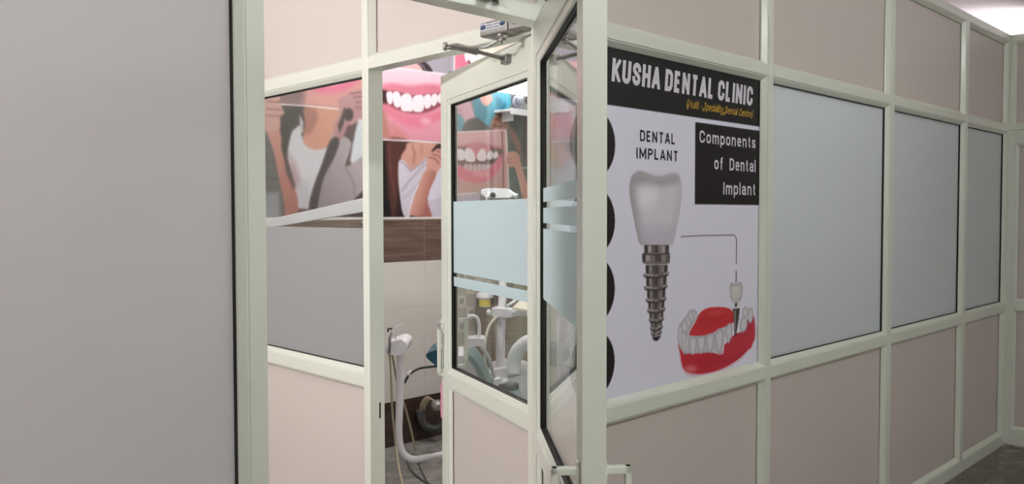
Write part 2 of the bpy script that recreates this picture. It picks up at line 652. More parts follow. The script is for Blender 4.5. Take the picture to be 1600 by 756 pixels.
# ------------------------------------------------------------------ flat print: soft-edged polygons on a vertex grid
class Canvas:
    def __init__(self, y, x0, x1, z0, z1, step, base):
        self.y, self.x0, self.z0 = y, x0, z0
        self.nx, self.nz = int((x1 - x0) / step) + 1, int((z1 - z0) / step) + 1
        self.X, self.Z = np.meshgrid(np.linspace(x0, x1, self.nx), np.linspace(z0, z1, self.nz))
        self.C = np.zeros((self.nz, self.nx, 3), np.float32)
        self.C[:] = np.asarray(base, np.float32)
        self.step = step
        self.dx, self.dz = (x1 - x0) / (self.nx - 1), (z1 - z0) / (self.nz - 1)

    def pt(self, p):
        q = at_y(p[0], p[1], self.y)
        return q[0], q[2]

    def poly(self, pts, col, soft=1.0, alpha=1.0, smooth=0, grad=None, world=False):
        """pts traced on the photograph; grad = (p1, colour1, p2, colour2)"""
        P = [np.asarray(p, float) for p in pts]
        if smooth:
            P = catmull(P, smooth, closed=True)
        Q = np.array([p if world else self.pt(p) for p in P])
        w = soft * self.step * 1.2
        i0 = max(0, int((Q[:, 0].min() - w - self.x0) / self.dx))
        i1 = min(self.nx, int((Q[:, 0].max() + w - self.x0) / self.dx) + 2)
        j0 = max(0, int((Q[:, 1].min() - w - self.z0) / self.dz))
        j1 = min(self.nz, int((Q[:, 1].max() + w - self.z0) / self.dz) + 2)
        if i1 <= i0 or j1 <= j0:
            return
        X, Z = self.X[j0:j1, i0:i1], self.Z[j0:j1, i0:i1]
        ins = np.zeros(X.shape, bool)
        dist = np.full(X.shape, 1e9)
        n = len(Q)
        for k in range(n):
            ax, az = Q[k]
            bx, bz = Q[(k + 1) % n]
            ex, ez = bx - ax, bz - az
            L2 = ex * ex + ez * ez + 1e-12
            t = np.clip(((X - ax) * ex + (Z - az) * ez) / L2, 0, 1)
            dist = np.minimum(dist, (X - ax - t * ex) ** 2 + (Z - az - t * ez) ** 2)
            if abs(ez) > 1e-9:
                c = ((az > Z) != (bz > Z)) & (X < ex * (Z - az) / ez + ax)
                ins ^= c
        d = np.sqrt(dist)
        a = np.clip(0.5 + np.where(ins, d, -d) / w, 0, 1) * alpha
        if grad is not None:
            p1, c1, p2, c2 = grad
            q1, q2 = np.array(self.pt(p1)), np.array(self.pt(p2))
            e = q2 - q1
            t = np.clip(((X - q1[0]) * e[0] + (Z - q1[1]) * e[1]) / (e @ e), 0, 1)[..., None]
            c = np.asarray(c1, np.float32) * (1 - t) + np.asarray(c2, np.float32) * t
        else:
            c = np.asarray(col, np.float32)
        a = a[..., None]
        self.C[j0:j1, i0:i1] = self.C[j0:j1, i0:i1] * (1 - a) + c * a

    def ell(self, cx, cy, rx, ry, col, soft=1.0, alpha=1.0, rot=0.0):
        c, s = math.cos(rot), math.sin(rot)
        self.poly([(cx + rx * math.cos(t) * c - ry * math.sin(t) * s, cy + rx * math.cos(t) * s + ry * math.sin(t) * c)
                   for t in (2 * math.pi * k / 20 for k in range(20))], col, soft, alpha)

    def line(self, pts, w, col, soft=1.0, alpha=1.0, smooth=0):
        P = [np.asarray(p, float) for p in pts]
        if smooth:
            P = catmull(P, smooth)
        L, R = [], []
        for i, p in enumerate(P):
            t = P[min(i + 1, len(P) - 1)] - P[max(i - 1, 0)]
            t = t / (np.linalg.norm(t) + 1e-9)
            nn = np.array([-t[1], t[0]]) * w / 2
            L.append(p + nn)
            R.append(p - nn)
        self.poly(L + R[::-1], col, soft, alpha)

    def build(self, name, material, parent=None, thick=0.0008):
        nx, nz = self.nx, self.nz
        n = nx * nz
        co = np.zeros((n + 4, 3), np.float32)
        co[:n, 0], co[:n, 1], co[:n, 2] = self.X.ravel(), self.y, self.Z.ravel()
        x0, x1, z0, z1 = self.X.min(), self.X.max(), self.Z.min(), self.Z.max()
        co[n:] = [(x0, self.y + thick, z0), (x1, self.y + thick, z0), (x1, self.y + thick, z1), (x0, self.y + thick, z1)]
        ii, jj = np.meshgrid(np.arange(nx - 1), np.arange(nz - 1))
        a = (jj * nx + ii).ravel()
        q = np.stack([a, a + 1, a + nx + 1, a + nx], 1)
        q = np.concatenate([q, [[n + 3, n + 2, n + 1, n]]])
        me = bpy.data.meshes.new(name)
        me.vertices.add(n + 4)
        me.vertices.foreach_set('co', co.ravel())
        me.loops.add(q.size)
        me.loops.foreach_set('vertex_index', q.ravel().astype(np.int32))
        me.polygons.add(len(q))
        me.polygons.foreach_set('loop_start', np.arange(0, q.size, 4, dtype=np.int32))
        me.update()
        me.validate()
        at = me.color_attributes.new('ink', 'FLOAT_COLOR', 'POINT')
        c = np.ones((n + 4, 4), np.float32)
        c[:n, :3] = lin(np.clip(self.C, 0, 255)).reshape(-1, 3)
        at.data.foreach_set('color', c.ravel())
        me.materials.append(material)
        o = bpy.data.objects.new(name, me)
        COL.objects.link(o)
        if parent is not None:
            o.parent = parent
        return o



# ------------------------------------------------------------------ photo mural on the back wall
MUR = thing('photo_mural', 'large wall print of smiles and people in white above the wood-look tiles', 'wall print', loc=(1.8, YB - 0.009, 1.5))
cv = Canvas(YB - 0.0095, 0.30, 3.25, 1.502, 2.66, 0.0043, (86, 66, 66))
P, EL, LN = cv.poly, cv.ell, cv.line
# --- left photograph: woman in a white vest behind a held-up lip picture
P([(380, 60), (580, 60), (580, 360), (380, 360)], (92, 72, 74))
P([(380, 200), (452, 200), (462, 360), (380, 360)], (92, 94, 92), 4)
for yy in (228, 252, 279, 305):
    LN([(395, yy - 2), (432, yy), (446, yy + 1)], 1.6, (58, 58, 58), 2)
P([(395, 300), (436, 300), (438, 352), (395, 352)], (142, 142, 148), 6)
P([(395, 100), (580, 60), (580, 176), (540, 172), (430, 163), (395, 160)], (150, 112, 114), 4)
P([(482, 90), (580, 60), (580, 178), (536, 172), (470, 166)], (214, 152, 146), 10)
P([(420, 120), (478, 116), (474, 160), (420, 160)], (126, 98, 100), 10, .9)
P([(468, 118), (500, 100), (560, 96), (578, 110), (545, 138), (518, 146), (488, 141)], (224, 112, 146), 6, smooth=5)
P([(490, 120), (512, 112), (545, 110), (535, 127), (514, 132)], (238, 206, 214), 6, smooth=5)
P([(452, 166), (482, 168), (490, 190), (480, 230), (462, 236), (448, 220), (440, 190)], (50, 42, 44), 4, smooth=4)
P([(478, 168), (540, 172), (534, 190), (520, 226), (508, 246), (486, 246), (472, 224), (474, 200)], (208, 150, 130), 6, smooth=4)
P([(472, 172), (492, 170), (496, 186), (486, 206), (474, 208)], (158, 104, 92), 6, .8, smooth=4)
P([(440, 168), (468, 168), (476, 190), (470, 215), (452, 226), (444, 250), (436, 220)], (52, 45, 47), 3, smooth=4)
LN([(430, 162.5), (480, 165.5), (536, 171)], 2.2, (238, 228, 222), 1)
P([(456, 206), (462, 200), (468, 196), (472, 214), (478, 228), (492, 234), (508, 232), (514, 228), (520, 232), (505, 262), (492, 300), (486, 345), (464, 345), (460, 300), (452, 262), (450, 232)],
  (206, 202, 208), 3, smooth=3)
P([(452, 240), (462, 256), (470, 282), (464, 300), (456, 280)], (176, 142, 144), 8, .8)
P([(464, 286), (482, 284), (486, 330), (466, 332)], (186, 178, 186), 8, .7)
P([(468, 178), (474, 190), (474, 206), (468, 210)], (214, 208, 210), 2, .8)
P([(462, 325), (490, 328), (490, 345), (458, 345)], (96, 56, 58), 3)
P([(416, 196), (432, 192), (440, 215), (440, 232), (450, 270), (462, 298), (466, 320), (462, 345), (446, 345), (444, 318), (436, 280), (428, 240), (422, 222)], (196, 140, 128), 3, smooth=3,
  grad=((428, 200), (196, 140, 128), (458, 330), (168, 104, 94)))
P([(445, 240), (454, 262), (462, 290), (458, 296), (446, 268)], (84, 62, 62), 3, .8)
P([(412, 152), (434, 150), (438, 156), (432, 160), (440, 166), (444, 178), (438, 182), (438, 200), (424, 206), (412, 200)], (200, 152, 144), 2, smooth=3)
for yy in (158, 170, 180):
    LN([(416, yy), (432, yy + 1), (440, yy + 2)], 1.6, (138, 88, 86), 2, smooth=3)
# second person: grey sleeve reaching up with a patterned cuff
P([(528, 158), (538, 150), (568, 138), (580, 140), (580, 196), (560, 190), (548, 196), (536, 188)], (188, 140, 144), 3, smooth=3)
for a in (((546, 146), (568, 143)), ((552, 152), (570, 150)), ((556, 160), (570, 160)), ((556, 168), (572, 170))):
    LN([a[0], ((a[0][0] + a[1][0]) / 2, a[0][1] - 1), a[1]], 1.6, (128, 84, 88), 2)
P([(560, 186), (580, 186), (580, 300), (560, 300), (548, 250), (554, 210)], (214, 218, 226), 4)
P([(566, 200), (580, 196), (580, 262), (572, 240)], (178, 120, 108), 4, .9)
P([(522, 208), (546, 218), (548, 232), (540, 260), (566, 244), (580, 232), (580, 300), (560, 326), (520, 344), (484, 346), (484, 318), (492, 288), (504, 256), (514, 230)], (164, 150, 156), 3, smooth=3,
  grad=((490, 300), (142, 128, 136), (560, 260), (182, 168, 172)))
P([(522, 200), (532, 176), (540, 168), (546, 186), (536, 214), (524, 222)], (178, 134, 138), 2, smooth=3)
EL(545, 179, 7, 10, (62, 50, 54), 3)
P([(528, 196), (534, 180), (538, 168), (542, 172), (536, 196), (530, 208)], (76, 62, 64), 2)
P([(515, 222), (526, 214), (530, 224), (520, 250), (506, 276), (498, 310), (494, 338), (484, 334), (484, 314), (492, 286), (504, 254)], (62, 54, 60), 3, smooth=3)
P([(552, 224), (566, 200), (570, 234), (548, 252)], (216, 220, 226), 5, .9)
LN([(540, 262), (552, 284), (556, 312)], 2.5, (134, 120, 128), 5, .7)
P([(548, 318), (580, 284), (580, 350), (520, 346)], (66, 48, 54), 3)
# --- middle column: bright smile, woman in a white robe
P([(574, 60), (702, 60), (702, 360), (574, 360)], (172, 164, 176))
P([(574, 88), (650, 94), (662, 112), (574, 108)], (222, 176, 178), 3)
P([(646, 94), (660, 94), (672, 104), (676, 114), (664, 114), (658, 104)], (70, 54, 60), 2, smooth=3)
LN([(652, 96), (662, 104), (666, 112)], 1.6, (140, 130, 140), 1)
P([(574, 101), (620, 106.5), (702, 116.5), (702, 222), (574, 214)], (232, 186, 200), 1, grad=((640, 110), (240, 200, 212), (640, 220), (226, 150, 166)))
P([(574, 150), (600, 160), (612, 218), (574, 216)], (186, 128, 112), 10, .9)
P([(612, 190), (628, 204), (640, 216), (612, 218)], (206, 136, 132), 10, .8)
P([(592, 136), (612, 130), (640, 134), (668, 131), (706, 136), (706, 150), (680, 148), (652, 150), (620, 144), (596, 148)], (220, 132, 150), 6, smooth=4)
P([(594, 142), (620, 143), (650, 149), (690, 145), (706, 146), (706, 158), (692, 164), (668, 176), (646, 178), (624, 174), (604, 164), (594, 158)], (150, 78, 86), 4, smooth=4)
P([(594, 158), (612, 168), (636, 178), (652, 180), (676, 176), (706, 160), (706, 174), (676, 192), (648, 197), (620, 190), (598, 170)], (226, 132, 152), 8, smooth=4)
P([(622, 186), (650, 180), (676, 180), (670, 196), (648, 200)], (232, 130, 154), 12, .7, smooth=4)
EL(665, 189, 8, 5, (240, 200, 208), 8, .7)
P([(596, 140), (604, 142), (606, 160), (598, 162)], (66, 36, 38), 4)
for q in ([(604, 145), (611, 143), (614, 148), (613, 160), (609, 163), (605, 158)],
          [(614, 146), (621, 143), (626, 150), (626, 165), (620, 168), (615, 162)],
          [(626, 152), (634, 146), (642, 149), (645, 160), (645, 173), (636, 174), (627, 171)],
          [(645, 153), (654, 148), (661, 150), (663, 162), (661, 173), (652, 175), (646, 172)],
          [(662, 152), (669, 147), (673, 150), (674, 163), (670, 169), (664, 168)],
          [(674, 150), (680, 146), (684, 150), (683, 160), (678, 166), (674, 162)],
          [(684, 150), (689, 145), (695, 148), (694, 158), (688, 162), (684, 158)],
          [(695, 148), (701, 145), (705, 148), (703, 156), (697, 158)]):
    P(q, (242, 234, 240), 1.5, smooth=4)
LN([(598, 103.5), (622, 106.5), (702, 116.5)], 1.8, (246, 236, 240), 1)
P([(574, 216), (702, 223), (702, 360), (574, 360)], (52, 36, 38))
P([(604, 220), (640, 222), (632, 250), (624, 290), (618, 336), (610, 336), (606, 280)], (96, 60, 54), 6, smooth=3)
P([(600, 230), (604, 300), (612, 336), (598, 338)], (38, 28, 32), 4)
LN([(608, 226), (611, 270), (618, 310)], 2, (140, 92, 80), 3, .7)
P([(640, 222), (684, 224), (676, 238), (668, 246), (645, 268), (632, 258), (626, 246), (634, 232)], (212, 162, 146), 3, smooth=3)
LN([(644, 226), (648, 240), (646, 256)], 3, (176, 122, 108), 4, .8)
LN([(660, 226), (658, 240)], 3, (190, 138, 122), 4, .8)
P([(674, 236), (682, 226), (686, 226), (680, 236)], (60, 36, 40), 2)
P([(624, 250), (634, 254), (642, 266), (655, 256), (668, 246), (672, 262), (664, 280), (650, 300), (642, 336), (630, 336), (624, 300), (622, 270)], (214, 206, 218), 2, smooth=3)
LN([(626, 252), (634, 258), (641, 268), (652, 260), (668, 248)], 2, (166, 154, 168), 2, .9)
LN([(628, 298), (640, 282), (664, 256)], 2.4, (176, 164, 178), 4, .9)
LN([(630, 310), (646, 296), (656, 284)], 2, (188, 178, 192), 4, .8)
P([(676, 268), (702, 244), (702, 345), (676, 345), (664, 318)], (222, 218, 230), 3)
P([(676, 238), (684, 232), (702, 236), (702, 250), (688, 262), (682, 270), (668, 268), (666, 258), (668, 244)], (216, 162, 150), 2, smooth=3)
for a in (((670, 246), (680, 248), (686, 256)), ((676, 241), (686, 244), (690, 251)), ((682, 236), (690, 239), (693, 246))):
    LN(a, 1.8, (160, 104, 96), 2, smooth=3)
P([(665, 266), (682, 270), (672, 296), (668, 316), (674, 336), (640, 336), (644, 318), (654, 290)], (204, 146, 132), 2, smooth=3,
  grad=((652, 300), (216, 162, 148), (672, 310), (178, 118, 106)))
P([(668, 312), (674, 320), (678, 340), (660, 340)], (176, 112, 102), 3, .8)
LN([(654, 288), (644, 312), (638, 338)], 1.6, (236, 230, 236), 1)
P([(668, 316), (690, 306), (702, 304), (702, 345), (678, 345)], (208, 200, 214), 3)
LN([(596, 218), (640, 220), (702, 224)], 2.2, (248, 240, 242), 1)
# --- right photograph: smile piece on top, child in blue with a gap-toothed smile card
P([(702, 40), (960, 40), (960, 360), (702, 360)], (104, 110, 112))
P([(702, 60), (712, 60), (712, 130), (702, 130)], (174, 166, 178))
P([(710, 60), (830, 20), (830, 104), (710, 112)], (226, 150, 168), 1)
P([(712, 78), (730, 84), (738, 100), (724, 106), (712, 104)], (232, 130, 156), 4)
P([(722, 78), (745, 84), (775, 82), (790, 92), (770, 108), (740, 106)], (92, 36, 44), 2, smooth=4)
for q in ([(724, 78), (731, 80), (733, 92), (728, 96)], [(733, 82), (742, 80), (745, 96), (738, 100), (733, 94)], [(746, 84), (756, 82), (758, 100), (750, 104), (745, 96)], [(758, 84), (768, 82), (770, 98), (762, 102)]):
    P(q, (240, 228, 234), 1.5, smooth=4)
P([(736, 76), (790, 58), (810, 64), (770, 76), (745, 84)], (220, 92, 122), 3, smooth=4)
LN([(710.5, 72), (709.5, 112)], 1.8, (246, 238, 242), 1)
P([(700, 112), (960, 104), (960, 360), (700, 360)], (112, 118, 118), 1)
P([(738, 140), (790, 120), (800, 160), (782, 196), (742, 196)], (70, 160, 182), 3)
P([(740, 150), (758, 152), (764, 178), (750, 196), (742, 180)], (44, 128, 152), 5, .8)
P([(774, 148), (792, 162), (790, 176), (776, 170)], (40, 116, 144), 4, .8)
P([(750, 146), (764, 144), (770, 156), (760, 166), (752, 160)], (206, 156, 148), 3, smooth=4)
P([(702, 172), (724, 156), (736, 160), (744, 190), (738, 202), (702, 202)], (214, 168, 184), 3)
for a in (((706, 166), (718, 164)), ((704, 174), (722, 172)), ((708, 182), (724, 178))):
    LN(a, 2, (172, 116, 132), 2)
EL(712, 192, 14, 14, (86, 152, 170), 3)
P([(728, 190), (744, 184), (756, 192), (764, 202), (760, 208), (724, 208)], (74, 70, 74), 3, smooth=4)
P([(768, 190), (776, 178), (788, 174), (796, 184), (796, 200), (782, 208), (768, 206)], (176, 120, 104), 2, smooth=4)
for a in (((772, 186), (780, 188), (784, 198)), ((780, 180), (788, 184), (790, 194)), ((772, 196), (782, 198))):
    LN(a, 2.2, (110, 66, 60), 2, smooth=3)
P([(795, 178), (960, 160), (960, 330), (795, 330)], (70, 82, 80), 2)
P([(796, 196), (808, 212), (826, 250), (826, 262), (812, 240), (798, 216)], (150, 100, 90), 3, smooth=3)
EL(838, 226, 24, 40, (36, 36, 38), 4)
LN([(800, 258), (812, 262), (960, 262)], 2, (220, 214, 216), 1)
P([(702, 206), (790, 203), (794, 304), (702, 306)], (206, 148, 156), 1, grad=((740, 206), (222, 170, 176), (740, 300), (196, 150, 142)))
P([(700, 234), (725, 226), (750, 224), (780, 230), (792, 236), (784, 244), (760, 240), (740, 246), (716, 240), (702, 246)], (196, 112, 124), 6, smooth=4)
P([(702, 232), (726, 230), (748, 230), (776, 232), (792, 236), (782, 246), (770, 258), (748, 266), (726, 262), (706, 252)], (104, 66, 70), 4, smooth=4)
P([(732, 228), (764, 228), (766, 246), (758, 238), (744, 248), (732, 240)], (208, 122, 136), 3, smooth=4)
for q in ([(710, 234), (724, 234), (726, 248), (716, 250)], [(727, 233), (735, 232), (741, 240), (742, 252), (729, 252), (726, 244)], [(745, 244), (750, 234), (757, 233), (760, 244), (758, 251), (748, 251)], [(761, 240), (768, 235), (771, 242), (768, 249), (761, 248)], [(771, 240), (776, 236), (779, 244), (772, 248)]):
    P(q, (238, 224, 228), 1.5, smooth=4)
for k in range(7):
    P([(725 + k * 7, 257), (731 + k * 7, 257), (731 + k * 7, 267), (726 + k * 7, 268)], (214, 190, 196), 2, .9, smooth=3)
P([(704, 252), (716, 256), (732, 266), (752, 268), (768, 260), (778, 246), (786, 240), (780, 264), (768, 278), (748, 286), (722, 280), (706, 268)], (222, 112, 134), 4, smooth=4)
EL(752, 272, 14, 5, (236, 160, 172), 5, .7)
P([(787, 204), (792, 204), (796, 306), (786, 306)], (214, 160, 158), 2)
LN([(784.5, 204), (786, 245), (787, 300)], 2.0, (110, 56, 60), 2, .8)
LN([(700, 207), (740, 205), (790, 203)], 1.6, (244, 234, 238), 1)
LN([(790, 202), (793, 250), (796, 312)], 1.6, (244, 234, 238), 1)
P([(792, 242), (800, 236), (810, 240), (814, 254), (822, 282), (832, 310), (818, 312), (810, 282), (804, 262), (794, 260)], (212, 148, 132), 2, smooth=3)
for a in (((793, 248), (799, 249)), ((793, 253), (799, 255))):
    LN(a, 1.8, (150, 92, 84), 2)
P([(700, 303), (750, 300), (750, 345), (700, 345)], (186, 172, 188), 2)
LN([(700, 305), (724, 303), (745, 301)], 1.6, (232, 226, 232), 1)
# white margin along the bottom
P([(0.3, 1.50), (3.25, 1.50), (3.25, 1.513), (0.3, 1.513)], (240, 238, 236), 0.6, world=True)
# the print is slightly washed and grainy
rng = np.random.default_rng(2)
g = cv.C.mean(axis=2, keepdims=True)
cv.C[:] = (g + (cv.C - g) * 0.92) * 0.86
cv.C[:] = np.clip((cv.C - 120) * 1.14 + 116, 14, 245)
big = rng.normal(0, 1, (cv.nz // 12 + 2, cv.nx // 12 + 2, 1))
cv.C += np.kron(big[:, :, 0], np.ones((12, 12)))[:cv.nz, :cv.nx, None] * 0.8 + rng.normal(0, 1.6, (cv.nz, cv.nx, 1))
K = np.array([1, 2, 1]) / 4.0
for _ in range(1):
    cv.C[:, 1:-1] = cv.C[:, :-2] * K[0] + cv.C[:, 1:-1] * K[1] + cv.C[:, 2:] * K[2]
    cv.C[1:-1] = cv.C[:-2] * K[0] + cv.C[1:-1] * K[1] + cv.C[2:] * K[2]
keep(cv.build('printed_sheet', PRINT), MUR)

# ------------------------------------------------------------------ stroke lettering
def arc(cx, cy, rx, ry, a0, a1, n=9):
    return [(cx + rx * math.cos(math.radians(a0 + (a1 - a0) * k / n)), cy + ry * math.sin(math.radians(a0 + (a1 - a0) * k / n))) for k in range(n + 1)]


GL = {
    'A': (.50, [[(0, 0), (.23, 1)], [(.50, 0), (.27, 1)], [(.10, .27), (.40, .27)]]),
    'C': (.46, [arc(.23, .77, .23, .23, 0, 180) + arc(.23, .23, .23, .23, 180, 360)]),
    'D': (.46, [[(0, 0), (0, 1), (.2, 1)] + arc(.2, .74, .26, .26, 90, 0) + arc(.2, .26, .26, .26, 0, -90) + [(0, 0)]]),
    'E': (.38, [[(.38, 1), (0, 1), (0, 0), (.38, 0)], [(0, .52), (.33, .52)]]),
    'H': (.46, [[(0, 0), (0, 1)], [(.46, 0), (.46, 1)], [(0, .52), (.46, .52)]]),
    'I': (.0, [[(0, 0), (0, 1)]]),
    'K': (.44, [[(0, 0), (0, 1)], [(.42, 1.02), (.10, .48)], [(.12, .56), (.44, -.02)]]),
    'L': (.36, [[(0, 1), (0, 0), (.36, 0)]]),
    'M': (.66, [[(0, 0), (0, 1)], [(.66, 0), (.66, 1)], [(.02, 1), (.33, .18)], [(.64, 1), (.33, .18)]]),
    'N': (.48, [[(0, 0), (0, 1)], [(.48, 0), (.48, 1)], [(.02, .98), (.46, .02)]]),
    'P': (.44, [[(0, 0), (0, 1), (.2, 1)] + arc(.2, .74, .24, .26, 90, -90) + [(0, .48)]]),
    'S': (.44, [arc(.22, .77, .22, .23, 0, 180, 8) + [(.02, .68), (.12, .56), (.32, .44), (.42, .32)] + arc(.22, .23, .22, .23, 0, -180, 8)]),
    'T': (.46, [[(0, 1), (.46, 1)], [(.23, 1), (.23, 0)]]),
    'U': (.46, [[(0, 1), (0, .24)] + arc(.23, .23, .23, .23, 180, 360) + [(.46, 1)]]),
    'a': (.38, [[(.03, .60)] + arc(.19, .54, .18, .18, 160, 0, 6) + [(.37, 0)], [(.37, .40), (.2, .40)] + arc(.18, .2, .18, .2, 90, 270, 7) + [(.28, .03), (.37, .14)]]),
    'c': (.36, [[(.36, .5)] + arc(.18, .5, .18, .22, 0, 180, 7) + arc(.18, .22, .18, .22, 180, 360, 7) + [(.36, .24)]]),
    'e': (.38, [[(.02, .38), (.37, .38), (.37, .5)] + arc(.19, .5, .18, .22, 0, 180, 7) + arc(.19, .22, .18, .22, 180, 330, 7)]),
    'f': (.24, [[(.28, 1.0), (.2, 1.02), (.12, .94), (.11, .84), (.11, 0)], [(0, .68), (.26, .68)]]),
    'i': (.0, [[(0, 0), (0, .70)], [(0, .90), (0, 1.0)]]),
    'l': (.0, [[(0, 0), (0, 1.04)]]),
    'm': (.62, [[(0, 0), (0, .72)], [(0, .52)] + arc(.155, .54, .155, .18, 180, 0, 7) + [(.31, 0)], [(.31, .52)] + arc(.465, .54, .155, .18, 180, 0, 7) + [(.62, 0)]]),
    'n': (.36, [[(0, 0), (0, .72)], [(0, .50)] + arc(.18, .53, .18, .19, 180, 0, 7) + [(.36, 0)]]),
    'o': (.38, [arc(.19, .5, .19, .22, 0, 180, 8) + arc(.19, .22, .19, .22, 180, 360, 8) + [(.38, .5)]]),
    'p': (.38, [[(0, -.28), (0, .72)], arc(.19, .5, .19, .22, 180, 0, 7) + arc(.19, .22, .19, .22, 0, -180, 7)]),
    'r': (.22, [[(0, 0), (0, .72)], [(0, .5), (.08, .66), (.24, .71)]]),
    's': (.34, [[(.34, .54)] + arc(.17, .55, .16, .17, 0, 180, 6) + [(.03, .46), (.3, .28)] + arc(.17, .18, .16, .18, 20, -180, 6)]),
    't': (.24, [[(.11, .92), (.11, .14), (.16, .02), (.26, .02)], [(0, .70), (.24, .70)]]),
    'u': (.36, [[(0, .72), (0, .2)] + arc(.18, .19, .18, .19, 180, 360, 7) + [(.36, .72)], [(.36, .3), (.36, 0)]]),
    'y': (.36, [[(0, .72), (0, .25)] + arc(.18, .22, .18, .2, 180, 360, 7), [(.36, .72), (.36, -.15), (.28, -.34), (.1, -.34), (.04, -.2)]]),
    '-': (.16, [[(0, .38), (.16, .38)]]),
    '(': (.14, [[(.16, 1.15), (.03, .8), (0, .4), (.06, 0), (.14, -.2)]]),
    ')': (.14, [[(0, 1.15), (.11, .8), (.14, .4), (.08, 0), (-.02, -.2)]]),
}
SCRIPT = {   # looped capitals of the gold line
    'M': (.66, [[(-.2, -.22), (-.26, .1), (-.1, .3), (.02, .1), (-.02, -.2), (-.14, -.26)], [(-.06, .1), (.12, 1.0), (.22, .25), (.46, 1.0), (.52, .2), (.62, 0)]]),
    'S': (.46, [[(.44, .92), (.3, 1.1), (.14, .9), (.3, .55), (.36, .2), (.16, -.15), (-.12, -.1), (-.12, .16), (.1, .2)]]),
    'D': (.54, [[(.18, 1.0), (.12, .2), (-.02, -.3), (-.2, -.3), (-.16, -.05), (.1, .02), (.4, .1), (.52, .5), (.36, .92), (.0, .98)]]),
    'C': (.44, [[(.44, .78), (.34, 1.0), (.14, .86), (.02, .4), (.12, .02), (.34, .0), (.46, .2)]]),
}


def stroke_into(bm, pts, w, xf):
    P = [np.asarray(p, float) for p in pts]
    Q = [P[0]]
    for p in P[1:]:
        if np.linalg.norm(p - Q[-1]) > 1e-4:
            Q.append(p)
    P = Q
    n = len(P)
    closed = np.linalg.norm(P[0] - P[-1]) < 1e-3
    dirs = [(P[i + 1] - P[i]) / np.linalg.norm(P[i + 1] - P[i]) for i in range(n - 1)]
    if not closed:                       # square ends
        for e, d in ((0, -dirs[0]), (-1, dirs[-1])):
            if abs(d[1]) > 0.8:
                P[e] = P[e] + d * w / 2
    L, R = [], []
    for i in range(n):
        if i == 0:
            d0 = dirs[-1] if closed else dirs[0]
            d1 = dirs[0]
        elif i == n - 1:
            d0 = dirs[-1]
            d1 = dirs[0] if closed else dirs[-1]
        else:
            d0, d1 = dirs[i - 1], dirs[i]
        n0, n1 = np.array([-d0[1], d0[0]]), np.array([-d1[1], d1[0]])
        b = n0 + n1
        l = np.linalg.norm(b)
        if l < 0.3:
            b, k = n1, 1.0
        else:
            b = b / l
            k = min(1.0 / max(b @ n1, 0.4), 1.8)
        L.append(bm.verts.new(xf(P[i] + b * w / 2 * k)))
        R.append(bm.verts.new(xf(P[i] - b * w / 2 * k)))
    for i in range(n - 1):
        try:
            bm.faces.new((L[i], R[i], R[i + 1], L[i + 1]))
        except ValueError:
            pass


def lettering(name, text, p_left, p_right, z_base, cap, y, weight, gap, material, parent, slant=0.0, script=False, space=.34):
    """text between two x positions on the plane y; weight and gap in cap heights"""
    adv, words = 0.0, [[]]
    for i, ch in enumerate(text):
        if ch == ' ':
            adv += space
            if words[-1]:
                words.append([])
            continue
        g = SCRIPT[ch] if script and ch in SCRIPT else GL[ch]
        words[-1].append((adv, g[1]))
        adv += g[0] + gap + weight
    total = adv - gap - weight
    k = (p_right - p_left - weight * cap) / total        # metres per unit across
    h = cap * (1 - weight)
    for items in words:
        bm = bmesh.new()
        lift = 0.0
        for a, strokes in items:
            for s in strokes:
                lift = (lift + 1e-4) % 4e-4       # strokes that cross do not lie in one plane
                # work in metres so the stroke keeps one width
                pts = [((a + px_ + slant * py_) * k, py_ * h) for px_, py_ in s]
                stroke_into(bm, pts, weight * cap, lambda q: (p_left + weight * cap / 2 + q[0], y - lift, z_base + weight * cap / 2 + (min(max(q[1], -weight * cap / 2), h + weight * cap / 2) if text.isupper() else q[1])))
        for f in bm.faces:
            f.normal_update()
            if f.normal.y > 0:
                f.normal_flip()
        me = bpy.data.meshes.new(name)
        bm.to_mesh(me)
        bm.free()
        me.materials.append(material)
        o = bpy.data.objects.new(name, me)
        COL.objects.link(o)
        keep(o, parent)


# ------------------------------------------------------------------ clinic poster on the first pane
YP = TH / 2 - 0.0045
PX0, PX1, PZ0, PZ1 = 0.006, 1.182, ZR1 + 0.014, ZT0 - 0.014
POS = thing('clinic_poster', 'dental clinic poster with tooth implant and red jaw on the partition', 'poster', loc=(0.6, YP, PZ0))
cv = Canvas(YP, PX0, PX1, PZ0, PZ1, 0.0026, (236, 234, 252))
P, EL, LN = cv.poly, cv.ell, cv.line


def zpt(px, py, o, s):
    return (o[0] + px / s, o[1] + py / s)


def A(pts):      # tracing frame of the upper crop
    return [zpt(x, y, (940, 180), 3.436) for x, y in pts]


def B(pts):      # tracing frame of the lower crop
    return [zpt(x, y, (940, 370), 2.7) for x, y in pts]


def J(pts):      # tracing frame of the jaw crop
    return [zpt(x, y, (1040, 420), 4.2) for x, y in pts]


zb = at_y(1100, 185.3, YP)[2]
P([(PX0 - .01, zb), (PX1 + .01, zb), (PX1 + .01, PZ1 + .01), (PX0 - .01, PZ1 + .01)], (15, 16, 18), 1, world=True)
bx0 = at_y(1086, 250, YP)[0]
bz1, bz0 = at_y(1086, 190.5, YP)[2], at_y(1086, 319, YP)[2]
P([(bx0, bz0), (PX1 + .01, bz0), (PX1 + .01, bz1), (bx0, bz1)], (17, 13, 17), 1, world=True)
